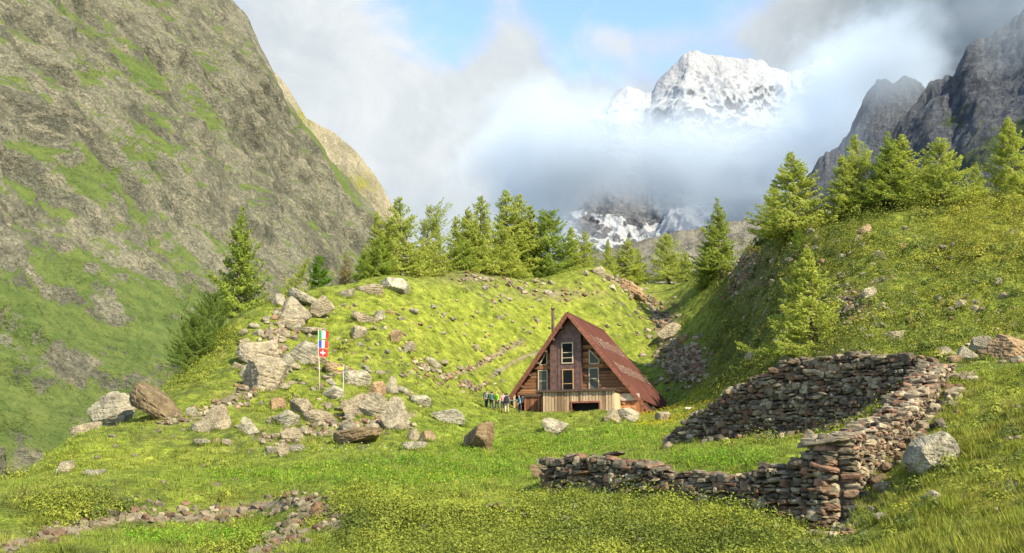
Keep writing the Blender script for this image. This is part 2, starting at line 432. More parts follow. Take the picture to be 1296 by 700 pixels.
def mountain(name, px0, px1, nc, nr, top, bottom, ytop, ybot, amp, scales, yexp=1.0, back=0.35, veg=None, skew=0.0, seed=0.0, fade=0.07, jag=0.0, ribs=None):
    """top/bottom: py along px; ytop/ybot: distance along px. Returns object-ready mesh data."""
    px = np.linspace(px0, px1, nc); nb = max(6, nr // 10)
    tp, bp = interp(top, px), interp(bottom, px); yt, yb = interp(ytop, px), interp(ybot, px)
    tt = np.linspace(0, 1, nr)[:, None]
    py = bp[None] + (tp - bp)[None] * tt
    if jag:
        q = np.stack([px / 30, px * 0 + seed, px * 0], 1); py = py + jag * fbm(q, 5, .6)[None] * tt ** 10
    Y = yb[None] + (yt - yb)[None] * tt ** yexp
    a, e = ray(np.repeat(px[None], nr, 0), py)
    X = a * Y; Z = e * Y
    # back side of the ridge
    tb = np.linspace(0, 1, nb + 1)[1:, None]
    Yb = Y[-1][None] + tb * (back * yt)[None]; Xb = X[-1][None] * (1 + 0 * tb) + tb * 0.0 * back * yt[None]
    Zb = Z[-1][None] - (tb ** 1.1) * (back * yt)[None] * 1.3
    X = np.concatenate([X, Xb]); Y = np.concatenate([Y, Yb]); Z = np.concatenate([Z, Zb])
    R = nr + nb
    Pn = np.stack([X, Y, Z], -1)
    du = np.gradient(Pn, axis=1); dv = np.gradient(Pn, axis=0)
    N = np.cross(du, dv); N /= np.linalg.norm(N, axis=-1, keepdims=True) + 1e-9
    flat = Pn.reshape(-1, 3)
    q = flat.copy()
    q[:, 0] += skew * q[:, 2]                     # leaning strata
    disp = np.zeros(len(flat), np.float32)
    for (s, k, oct_, rid) in scales:
        disp += k * fbm(q / s + seed + s * .13, oct_, .5, rid)
    facen = N[:nr].reshape(-1, 3).mean(0); facen /= np.linalg.norm(facen)
    rq = None
    if ribs:
        d1 = np.array(P(*ribs[1])) - np.array(P(*ribs[0])); d1 -= facen * (d1 @ facen); d1 /= np.linalg.norm(d1); d2 = np.cross(facen, d1)
        warp = 22 * fbm(flat / 110 + 31, 2)
        rq = np.stack([flat @ d1, flat @ d2 + warp, flat @ facen], 1)
        for (lu, lw, k, oct_, rid) in ribs[2]:
            disp += k * fbm(rq / np.array([lu, lw, lw * 2]) + seed + lw, oct_, .52, rid)
    disp -= disp.mean()
    disp *= amp
    rr_ = np.concatenate([np.linspace(0, 1, nr), np.linspace(1, 2, nb)]); w = (1 - .80 * np.exp(-((rr_ - 1) / fade) ** 2))[:, None] * np.ones((R, nc)); w[nr:] = 0; N[nr - 1] = N[nr - 2]
    Pn = Pn + N * (disp.reshape(R, nc) * w)[..., None]
    du = np.gradient(Pn, axis=1); dv = np.gradient(Pn, axis=0)
    N2 = np.cross(du, dv); N2 /= np.linalg.norm(N2, axis=-1, keepdims=True) + 1e-9
    mountain.rq = rq
    return Pn, N2, disp.reshape(R, nc), R, nc

def mountain_obj(name, data, mat, floats=None):
    Pn, N2, d, R, nc = data
    me = np_mesh(name, Pn.reshape(-1, 3), grid_faces(R, nc), True, None, floats)
    return tag(link(name, me, mat), kind='structure')

def rock_veg_mat(name, rock_a, rock_b, rock_c, grass_a, grass_b, sc, rot, vlo=.42, vhi=.54, dark=.6, strata=False):
    m, t = material(name)
    o = t.obj(); st = t.stretch(o, (sc, sc * .9, sc * .45), rot)
    if strata: st = t.stretch(t.attr('strata', 'Vector'), (sc * .5, sc * 1.25, sc * .8))
    n1 = t.noise(st, 1.0, 6, .62, .4); n2 = t.noise(st, 4.2, 6, .66, .3); n3 = t.noise(o, sc * 14, 4, .7)
    r = t.mix(t.ss(n1, .40, .60), rock_a, rock_b)
    r = t.mix(t.ss(n2, .45, .70), r, rock_c)
    r = t.mix(t.ss(n3, .35, .75), t.mix(1.0, r, (.66, .66, .64), 'MULTIPLY'), t.mix(1.0, r, (1.18, 1.17, 1.13), 'MULTIPLY'))
    n4 = t.noise(t.stretch(st, (3.2, 6, 5)) if strata else t.stretch(o, (sc * 6, sc * 6, sc * 2.0), rot), 1.0, 5, .7, .6)
    r = t.mix(t.m('MULTIPLY', t.ss(n4, .58, .74), dark), r, (.035, .035, .032))
    if strata:
        cw = t.stretch(st, (5, 7, 6)); wn = t.new('ShaderNodeTexNoise'); t.put(wn.inputs['Vector'], st); wn.inputs['Scale'].default_value = 6; wn.inputs['Detail'].default_value = 4
        cw = t.vm('ADD', cw, t.vm('SCALE', wn.outputs[1], None, 1.6))
        for k_, w_ in ((1.0, .05), (2.6, .07)):
            r = t.mix(t.m('MULTIPLY', t.ss(t.vor(cw, k_, 'DISTANCE_TO_EDGE'), w_, .0), .55), r, (.045, .045, .038))
    g = t.mix(t.ss(n2, .35, .65), grass_a, grass_b)
    v = t.m('ADD', t.attr('veg', 'Fac'), t.m('ADD', t.m('MULTIPLY', t.m('SUBTRACT', n2, .5), .75), t.m('MULTIPLY', t.m('SUBTRACT', n3, .5), .9)))
    g = t.mix(t.m('MULTIPLY', t.ss(n3, .50, .66), .45), g, t.mix(1.0, g, (.45, .5, .5), 'MULTIPLY'))
    c = t.mix(t.ss(v, vlo, vhi), r, g)
    h = t.m('ADD', t.m('MULTIPLY', n2, 1.0), t.m('MULTIPLY', n3, .45))
    t.out(t.principled(c, .95, t.bump(h, .8, 1.0 / sc * .18), spec=.1)); return m

# left valley side: steep rock face over green slopes
top_L = [(-700,-820),(-300,-560),(0,-330),(200,-125),(262,-42),(295,0),(318,38),(332,66),(345,95),(362,126),(381,151),(411,187),(440,222),(470,262),(500,302),(540,352),(600,420)]
bot_L = [(-700,1100),(0,760),(250,640),(420,560),(600,500)]
yt_L = [(-700,380),(0,470),(300,560),(500,640),(600,660)]
yb_L = [(-700,120),(0,150),(250,215),(420,330),(600,500)]
data = mountain('mountain', -420, 600, 640, 560, top_L, bot_L, yt_L, yb_L, 1.0,
                [(190, 16, 3, False), (60, 6, 3, False), (20, 3.2, 4, True), (6, 1.6, 3, False)], yexp=1.15, skew=.3, seed=2.0, jag=13,
                ribs=((295, 0, 560), (500, 300, 640), [(150, 46, 14, 4, True), (70, 22, -7.0, 4, True), (60, 15, 4.4, 4, True), (16, 6, 1.0, 3, False)]))
RQ = mountain.rq
Pn, N2, D, R, nc = data
fl = Pn.reshape(-1, 3); ppx, ppy = proj(fl[:, 0], fl[:, 1], fl[:, 2])
nv = fbm(RQ / np.array([75, 24, 40]) + 5, 5, .6); nv2 = fbm(fl / 38 + 9, 5, .6)
low = sstep(200, 430, ppy + nv2 * 120 - np.clip(ppx - 240, 0, 400) * .8)
gul = np.clip(-D.ravel() / 14, -1, 1)
veg_ = 0.47 + 0.40 * low + 0.50 * nv + 0.55 * nv2 + 0.75 * (N2[..., 2].ravel() - N2[..., 2].mean()) + .16 * gul
for (cx, cy, rx, ry, w) in [(150,85,60,14,.35),(95,98,60,10,.35),(200,130,18,50,.3),(15,190,50,12,.45),(130,205,60,22,.4),(60,240,60,10,.25),(280,70,30,20,.2),(180,235,50,20,.3),(20,130,50,25,-.3),(60,60,40,30,-.25),(30,305,60,22,-.3),(110,300,60,18,-.25),(190,335,60,18,-.3),(250,270,60,25,-.22),(95,465,45,24,-.65),(30,580,34,28,-.6),(140,385,16,34,-.42),(200,470,30,20,-.3),(215,520,30,20,-.1),(350,230,60,60,-.12)]:
    veg_ += w * blob(ppx, ppy, cx, cy, rx, ry)
M_ROCK_L = rock_veg_mat('weathered_alpine_rock', (.096,.096,.072), (.182,.176,.130), (.240,.217,.157), (.064,.094,.026), (.100,.128,.036), .06, (0, .62, 0), .40, .54, .72, True)
mountain_obj('mountain', data, M_ROCK_L, {'veg': veg_, 'strata': RQ})

# the sunlit shoulder behind it
top_B = [(300,20),(345,88),(365,112),(388,150),(405,160),(422,168),(440,181),(455,197),(470,216),(485,238),(498,262),(515,300),(560,360)]
data = mountain('mountain', 300, 560, 240, 200, top_B, [(300,600),(560,600)], [(300,800),(560,860)], [(300,700),(560,760)], 1.0,
                [(90, 9, 3, True), (26, 4, 4, True), (8, 1.5, 2, False)], seed=8.0, skew=.6, jag=5)
fl = data[0].reshape(-1, 3); nv = fbm(fl / 40 + 5, 4)
mountain_obj('mountain', data, rock_veg_mat('sunlit_shoulder_rock', (.19,.175,.125), (.29,.26,.18), (.34,.29,.20), (.14,.15,.03), (.20,.19,.035), .05, (0, .62, 0)), {'veg': .33 + .7 * nv})

# dark crags on the right, in cloud
top_R = [(1060,330),(1100,235),(1110,206),(1117,185),(1130,161),(1151,130),(1175,106),(1190,99),(1206,93),(1215,78),(1221,65),(1236,46),(1250,41),(1268,36),(1290,20),(1330,-30),(1500,-160),(1900,-260)]
data = mountain('mountain', 1060, 1900, 420, 360, top_R, [(1060,420),(1296,330),(1900,330)], [(1060,1500),(1900,1250)], [(1060,1250),(1296,1000),(1900,800)], .6,
                [(260, 26, 3, True), (80, 13, 4, True), (22, 5, 3, True), (7, 1.6, 2, False)], seed=4.0, skew=-.6, jag=22, fade=.03)
fl = data[0].reshape(-1, 3); ppx, ppy = proj(fl[:, 0], fl[:, 1], fl[:, 2]); nv = fbm(fl / 90 + 5, 4)
M_ROCK_R = rock_veg_mat('dark_crag_rock', (.050,.056,.070), (.088,.095,.112), (.115,.12,.132), (.040,.055,.026), (.058,.074,.032), .018, (0, -.5, 0))
mountain_obj('mountain', data, M_ROCK_R, {'veg': .12 + .55 * nv + .4 * sstep(60, 180, ppy - (1296 - ppx) * .55)})
top_R2 = [(960,330),(1010,235),(1031,209),(1048,192),(1060,181),(1075,168),(1079,154),(1086,138),(1093,127),(1102,114),(1110,106),(1122,100),(1137,94),(1160,104),(1200,135),(1300,200)]
data = mountain('mountain', 960, 1300, 260, 240, top_R2, [(960,420),(1300,420)], [(960,1900),(1300,1800)], [(960,1650),(1300,1600)], .55,
                [(220, 22, 3, True), (70, 11, 4, True), (20, 4, 3, True)], seed=6.0, skew=-.5, jag=24, fade=.03)
mountain_obj('mountain', data, M_ROCK_R, {'veg': np.zeros(data[0].shape[0] * data[0].shape[1])})

# the far snow peak
top_S = [(560,440),(650,380),(688,300),(703,215),(716,164),(735,143),(752,133),(770,124),(783,113),(795,109),(806,113),(816,118),(826,117),(832,104),(838,95),(847,85),(856,78),(865,67),(872,63),(880,63),(890,66),(900,68),(915,71),(930,72),(948,72),(965,74),(975,83),(985,86),(1000,92),(1015,88),(1030,78),(1045,72),(1056,80),(1075,100),(1110,130),(1200,150),(1400,160)]
data = mountain('snow_mountain', 560, 1400, 640, 460, top_S, [(560,420),(1400,420)], [(560,4300),(1400,4300)], [(560,3200),(1400,3200)], 1.0,
                [(700, 120, 3, True), (260, 80, 4, True), (95, 24, 4, True), (34, 6, 3, True)], seed=12.0, skew=-.15, jag=6, fade=.10)
Pn, N2, D, R, nc = data
fl = Pn.reshape(-1, 3); ppx, ppy = proj(fl[:, 0], fl[:, 1], fl[:, 2])
nv = fbm(fl / np.array([130, 130, 260]) + 3, 5, .6)
snow = .47 + .75 * (N2[..., 2].ravel() - .42) + .40 * nv
snow += .34 * sstep(175, 110, ppy)
for (cx, cy, rx, ry, w) in [(778,250,60,26,-1.7),(815,270,26,12,-1.3),(745,284,16,8,-1.3),(772,277,24,7,1.3),(738,271,14,5,1.0),(850,275,40,20,.5),(800,290,60,12,.4),(880,100,60,30,.12),(900,250,40,26,-.35),(740,252,4,10,.6),(797,252,4,14,.6),(935,268,18,14,-.8)]:
    snow += w * blob(ppx, ppy, cx, cy, rx, ry)
snow = snow.reshape(R, nc); snow[440:] = np.maximum(snow[440:], .75); snow = snow.ravel()
m, t = material('glacier_snow_and_rock')
o = t.obj(); n2 = t.noise(t.stretch(o, (.020, .020, .007)), 1.0, 6, .65); n3 = t.noise(o, .045, 5, .7)
s = t.m('ADD', t.attr('veg', 'Fac'), t.m('MULTIPLY', t.m('SUBTRACT', n2, .5), .5))
rk = t.mix(t.ss(n3, .3, .7), (.040,.044,.054), (.11,.11,.115))
c = t.mix(t.ss(s, .36, .46), rk, t.mix(n3, (.235,.25,.285), (.30,.305,.305)))
t.out(t.principled(c, .8, t.bump(t.m('ADD', n2, n3), .8, 14.0), spec=.2))
mountain_obj('snow_mountain', data, m, {'veg': snow})

# grey moraine ridge behind the hut's gully
top_M = [(560,400),(640,368),(720,332),(760,318),(790,309),(820,302),(850,295),(880,290),(900,284),(930,280),(965,275),(1000,270),(1060,262),(1200,250),(1400,270)]
data = mountain('moraine', 560, 1400, 480, 120, top_M, [(560,520),(1400,430)], [(560,420),(965,380),(1400,400)], [(560,300),(965,280),(1400,300)], 1.0,
                [(30, 2.2, 3, True), (8, 1.3, 3, True), (2.2, .6, 2, False)], seed=14.0, jag=4)
fl = data[0].reshape(-1, 3); nv = fbm(fl / 14 + 5, 4); ppx, ppy = proj(fl[:, 0], fl[:, 1], fl[:, 2])
mountain_obj('moraine', data, rock_veg_mat('moraine_rubble', (.11,.105,.09), (.19,.178,.145), (.25,.23,.19), (.075,.095,.025), (.12,.13,.03), .16, (0, .3, 0)), {'veg': .20 + .6 * nv - .25 * sstep(880, 960, ppx)})
# ------------------------------------------------------------------ ground cover: blades and leaves as real faces
def ground_samples(n, y0=12.0, y1=185.0, px0=-140, px1=1440, power=1.0):
    """even spread over the slopes as they are seen, thinning with distance"""
    a0, _ = ray(px0, 600); a1, _ = ray(px1, 600)
    a = RNG.uniform(a0, a1, n); Y = np.exp(RNG.uniform(math.log(y0), math.log(y1), n))
    X = a * Y; Z = H(X, Y)
    # keep only slopes turned towards the photo's side (a crest's far side carries none of the visible cover)
    d = 0.15; hx = (H(X + d, Y) - Z) / d; hy = (H(X, Y + d) - Z) / d
    N = np.stack([-hx, -hy, np.ones_like(hx)], 1); N /= np.linalg.norm(N, axis=1)[:, None]
    V = np.stack([-X, -Y, 0.6 - Z], 1); V /= np.linalg.norm(V, axis=1)[:, None]
    cosv = (N * V).sum(1)
    keep = RNG.uniform(0, 1, n) < np.clip(cosv * 4.0 + .05, 0, 1) * (cosv > -0.02)
    return X[keep], Y[keep], Z[keep], N[keep]

def clear_of_buildings(X, Y):
    hx, hy = X - HUT_O[0], Y - HUT_O[1]
    lx = hx * math.cos(HUT_A) - hy * math.sin(HUT_A); ly = hx * math.sin(HUT_A) + hy * math.cos(HUT_A)
    inside = (lx > -6.2) & (lx < 7.2) & (ly > -2.2) & (ly < 14)
    for (A, B, w) in WALL_LINES:
        dx, dy = B[0] - A[0], B[1] - A[1]
        t = np.clip(((X - A[0]) * dx + (Y - A[1]) * dy) / (dx * dx + dy * dy), 0, 1)
        inside |= np.hypot(X - A[0] - t * dx, Y - A[1] - t * dy) < w
    return ~inside

def blades(name, X, Y, Z, col, hgt, wid, k, spread, lean, mat, base_dark=0.85):
    n = len(X)
    rep = lambda v: np.repeat(v, k)
    x, y, z = rep(X), rep(Y), rep(Z); h = rep(hgt) * RNG.uniform(.55, 1.2, n * k); w = rep(wid) * RNG.uniform(.7, 1.3, n * k)
    ang = RNG.uniform(0, 2 * np.pi, n * k); r = rep(spread) * np.sqrt(RNG.uniform(0, 1, n * k))
    bx, by = x + r * np.cos(ang), y + r * np.sin(ang)
    la = ang + RNG.normal(0, .7, n * k); ln = h * RNG.uniform(.1, 1, n * k) * lean
    f = RNG.uniform(0, np.pi, n * k); dx, dy = np.cos(f) * w * .5, np.sin(f) * w * .5
    bz = z - 0.03
    v = np.empty((n * k, 3, 3), np.float32)
    v[:, 0] = np.stack([bx - dx, by - dy, bz], 1); v[:, 1] = np.stack([bx + dx, by + dy, bz], 1)
    v[:, 2] = np.stack([bx + np.cos(la) * ln, by + np.sin(la) * ln, bz + h], 1)
    c = np.repeat(col, k, 0) * (1 + RNG.normal(0, .16, (n * k, 1))); c = np.clip(c, .004, .7)
    cc = np.repeat(c[:, None], 3, 1).astype(np.float32)
    me = np_mesh(name, v.reshape(-1, 3), np.arange(n * k * 3).reshape(-1, 3), False, cc.reshape(-1, 3))
    return tag(link(name, me, mat), kind='stuff')

def leaves(name, X, Y, Z, col, rad_, hgt, size, k, mat, up=0.5, dome=0.0, var=.20):
    """low mounds of many small leaf faces"""
    n = len(X); rep = lambda v: np.repeat(v, k); N = n * k
    th = RNG.uniform(0, 2 * np.pi, N); rr = np.sqrt(RNG.uniform(0, 1, N)); R = rep(rad_)
    top = np.sqrt(np.clip(1 - rr * rr, 0, 1)) * rep(hgt)
    x = rep(X) + R * rr * np.cos(th); y = rep(Y) + R * rr * np.sin(th); z = rep(Z) + top * RNG.uniform(.45, 1.08, N)
    nn = RNG.normal(0, 1, (N, 3)); nn[:, 2] = np.abs(nn[:, 2]) + up
    nn *= (1 - .6 * dome); f_ = .7 + 1.6 * dome; nn[:, 0] += f_ * rr * np.cos(th); nn[:, 1] += f_ * rr * np.sin(th); nn[:, 2] += dome * 1.3 * np.sqrt(np.clip(1 - rr * rr, 0, 1)); nn /= np.linalg.norm(nn, axis=1)[:, None]
    a = np.cross(nn, RNG.normal(0, 1, (N, 3))); a /= np.linalg.norm(a, axis=1)[:, None] + 1e-9; b = np.cross(nn, a)
    s = (rep(size) * RNG.uniform(.6, 1.3, N))[:, None]
    c0 = np.stack([x, y, z], 1)
    v = np.stack([c0 - a * s * .5, c0 - b * s * .32 + nn * s * .08, c0 + a * s * .55, c0 + b * s * .32 + nn * s * .08], 1)
    c = np.repeat(col, k, 0) * (1 + RNG.normal(0, var, (N, 1))); c = np.clip(c, .004, .7)
    cc = np.repeat(c[:, None], 4, 1)
    me = np_mesh(name, v.reshape(-1, 3), np.arange(N * 4).reshape(-1, 4), False, cc.reshape(-1, 3))
    return tag(link(name, me, mat), kind='stuff')

M_GRASS = leaf_mat('grass_blade', transl=.4); M_LEAF = leaf_mat('small_leaf', transl=.3, rough=.55)

def plant_everything():
    # grass
    X, Y, Z, N = ground_samples(290000)
    k = clear_of_buildings(X, Y); X, Y, Z = X[k], Y[k], Z[k]
    M = ground_masks(X, Y, Z); px, py, shrub, lush, yellow, dirt, rh, bank, nA, nB, nC = M
    keep = RNG.uniform(0, 1, len(X)) < np.clip(1.05 - 1.25 * dirt - .45 * sstep(.5, .9, shrub), 0.03, 1)
    X, Y, Z = X[keep], Y[keep], Z[keep]; M = tuple(v[keep] for v in M)
    lush, yellow, dirt, rh, nB = M[3], M[4], M[5], M[6], M[9]
    col = plant_colour(M, .13)
    straw = RNG.uniform(0, 1, len(X)) < (.10 + .14 * sstep(0, .5, nB) + .1 * M[7])
    col[straw] = C_DRY * RNG.uniform(.8, 1.25, (straw.sum(), 1))
    # a hilltop sward is short; the fertile meadow below the hut stands high
    hill = sstep(95, 118, Y)
    tall = np.clip(.55 + .8 * lush + .35 * nB + .25 * rh, .3, 1.6) * (1 - .3 * hill)
    clump = np.clip(1 + 1.5 * M[10] + .5 * nB, .45, 2.2)
    col *= (.86 + .16 * clump)[:, None]
    h = (0.10 + 0.0012 * Y) * tall * clump * (1 + .25 * sstep(35, 22, Y))
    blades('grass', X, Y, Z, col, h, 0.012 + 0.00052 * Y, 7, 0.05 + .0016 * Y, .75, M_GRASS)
    bx, by = [], []
    for (x, y, W, D) in ROCK_FEET:
        for _ in range(int(6 + 16 * W)):
            a = RNG.uniform(math.pi, 2 * math.pi) if RNG.uniform() < .75 else RNG.uniform(0, math.pi); f = RNG.uniform(.92, 1.18); bx.append(x + W * f * math.cos(a)); by.append(y + D * f * math.sin(a))
    for (A, B, w_) in WALL_LINES:
        L = math.hypot(B[0] - A[0], B[1] - A[1])
        for _ in range(int(L * 13)):
            f = RNG.uniform(-.02, 1); o_ = w_ * RNG.uniform(.8, 1.25); dx, dy = (B[0] - A[0]) / L, (B[1] - A[1]) / L
            bx.append(A[0] + dx * L * f + dy * o_); by.append(A[1] + dy * L * f - dx * o_)
    bx, by = np.array(bx), np.array(by); bz = H(bx, by); Mb = ground_masks(bx, by, bz)
    blades('long_grass', bx, by, bz, plant_colour(Mb, .14), (.17 + .0011 * by) * RNG.uniform(.6, 1.3, len(bx)), .014 + .00045 * by, 14, .10 + .001 * by, .7, M_GRASS)
    # coarse tussocks standing clear of the sward
    X, Y, Z, N = ground_samples(42000, y1=130)
    k = clear_of_buildings(X, Y); X, Y, Z = X[k], Y[k], Z[k]
    M = ground_masks(X, Y, Z)
    keep = RNG.uniform(0, 1, len(X)) < np.clip(.35 + .5 * M[7] + .8 * M[9] - .9 * M[5], .04, .9) * sstep(-.25, .15, M[10])
    X, Y, Z = X[keep], Y[keep], Z[keep]; M = tuple(v[keep] for v in M)
    col = plant_colour(M, .12) * RNG.uniform(.75, 1.25, (len(X), 1))
    blades('tussock_grass', X, Y, Z, col, (.20 + .0012 * Y) * RNG.uniform(.6, 1.25, len(X)), .016 + .00045 * Y, 26, .13 + .0012 * Y, .8, M_GRASS)
    # dwarf shrubs (alpenrose, bilberry): dense mounds of small leaves
    X, Y, Z, N = ground_samples(165000)
    k = clear_of_buildings(X, Y); X, Y, Z = X[k], Y[k], Z[k]
    M = ground_masks(X, Y, Z); shrub = M[2]
    keep = (RNG.uniform(0, 1, len(X)) < sstep(.42, .75, shrub) * (1 - M[5]))
    X, Y, Z = X[keep], Y[keep], Z[keep]; M = tuple(v[keep] for v in M)
    col = np.ones((len(X), 1)) * C_OLIVE
    col = mixc(col, np.ones((len(X), 1)) * np.array([.215, .245, .028]), sstep(-.3, .5, M[9] + M[10] * .6 + .35 * M[4]))
    col = mixc(col, np.ones((len(X), 1)) * np.array([.27, .26, .028]), .65 * M[6] * sstep(.1, .6, M[4] + M[8] * .4))
    col = mixc(col, np.ones((len(X), 1)) * np.array([.055, .085, .014]), .7 * sstep(.05, .45, -M[9] + .1))
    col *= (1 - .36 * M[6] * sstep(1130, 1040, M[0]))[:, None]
    pt = fbm(np.stack([X / 2.2, Y / 2.2, X * 0 + 60], 1), 3)
    col = mixc(col, np.ones((len(X), 1)) * np.array([.060, .095, .020]), .8 * M[6] * sstep(.0, .30, pt))
    col = mixc(col, np.ones((len(X), 1)) * np.array([.33, .31, .045]), .7 * M[6] * sstep(.08, .35, -pt))
    col *= RNG.uniform(.75, 1.2, (len(X), 1))
    r = (.14 + .0034 * Y) * RNG.uniform(.5, 2.0, len(X)) ** 1.2 * (1 + .45 * M[6])
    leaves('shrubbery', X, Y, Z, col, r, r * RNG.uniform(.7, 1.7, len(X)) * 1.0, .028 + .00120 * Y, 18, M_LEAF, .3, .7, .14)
    # waist-high bushes standing apart on the right hill, the humps of the foreground and the left crest
    X, Y, Z, N = ground_samples(30000, y0=20)
    k = clear_of_buildings(X, Y); X, Y, Z = X[k], Y[k], Z[k]
    M = ground_masks(X, Y, Z)
    pt = fbm(np.stack([X / 5.0, Y / 5.0, X * 0 + 33], 1), 2)
    keep = RNG.uniform(0, 1, len(X)) < (.42 * M[6] * sstep(-.25, .25, pt) + .40 * sstep(.5, .8, M[2]) * (1 - M[6]) * (1 - .6 * M[7]) + .10 * M[7]) * (1 - M[5])
    X, Y, Z = X[keep], Y[keep], Z[keep]; M = tuple(v[keep] for v in M)
    one = np.ones((len(X), 1)); u = RNG.uniform(0, 1, len(X)) + .5 * M[9]
    col = mixc(one * np.array([.095, .130, .028]), one * np.array([.25, .275, .040]), sstep(.2, .8, u))
    col = mixc(col, one * np.array([.31, .29, .040]), sstep(.55, 1.1, u + .5 * M[6] * M[4]) * (.3 + .7 * M[6]))
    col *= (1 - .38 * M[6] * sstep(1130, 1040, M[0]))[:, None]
    wf = np.full(len(X), 9.0)
    for (A, B, w_) in WALL_LINES:
        dx, dy = B[0] - A[0], B[1] - A[1]; tt = np.clip(((X - A[0]) * dx + (Y - A[1]) * dy) / (dx * dx + dy * dy), 0, 1); wf = np.minimum(wf, np.hypot(X - A[0] - tt * dx, Y - A[1] - tt * dy))
    k = wf > 1.7; X, Y, Z, col = X[k], Y[k], Z[k], col[k]; M = tuple(v[k] for v in M)
    r = (.12 + .0068 * Y) * RNG.uniform(.5, 1.5, len(X))
    leaves('bushes', X, Y, Z - .06, col, r, r * RNG.uniform(.7, 1.15, len(X)), .034 + .00150 * Y, 130, M_LEAF, .1, 1.0, .11)
    # lush herbs: nettles, docks
    X, Y, Z, N = ground_samples(120000, y1=125)
    k = clear_of_buildings(X, Y); X, Y, Z = X[k], Y[k], Z[k]
    M = ground_masks(X, Y, Z)
    keep = RNG.uniform(0, 1, len(X)) < sstep(.45, .8, M[3] + .25 * M[10]) * (1 - M[5]) * .8
    X, Y, Z = X[keep], Y[keep], Z[keep]; M = tuple(v[keep] for v in M)
    col = np.ones((len(X), 1)) * np.array([.115, .24, .013])
    col = mixc(col, np.ones((len(X), 1)) * np.array([.21, .30, .022]), sstep(-.2, .4, M[9] + .4 * M[4]))
    col *= RNG.uniform(.75, 1.2, (len(X), 1))
    tallp = 1 + .9 * blob(M[0], M[1], 260, 685, 130, 14) + .5 * blob(M[0], M[1], 920, 585, 110, 18)
    r = (.10 + .0018 * Y) * RNG.uniform(.7, 1.4, len(X))
    leaves('undergrowth', X, Y, Z, col, r, r * 1.25 * tallp, .035 + .0009 * Y, 10, M_LEAF, .9)
    # yellow flowers by the hut, a few white ones in the meadow
    fx, fy, fc = [], [], []
    for i in range(2130):
        if i < 1700: px_, Y_ = RNG.uniform(805, 905), RNG.uniform(88, 107)
        elif i < 2000: px_, Y_ = RNG.normal(560, 80), RNG.uniform(30, 50)
        else: px_, Y_ = RNG.normal(430, 60), RNG.uniform(48, 66)
        fx.append(float(ray(px_, 560)[0]) * Y_); fy.append(Y_); fc.append((.50, .40, .02) if i < 2000 else (.62, .63, .55))
    fx, fy, fc = np.array(fx), np.array(fy), np.array(fc)
    k = clear_of_buildings(fx, fy); fx, fy, fc = fx[k], fy[k], fc[k]
    fz = H(fx, fy) + RNG.uniform(.12, .34, len(fx))
    leaves('wildflowers', fx, fy, fz, fc, np.full(len(fx), .05), np.full(len(fx), .05), .024 + .00055 * fy, 3, M_LEAF, 1.0)

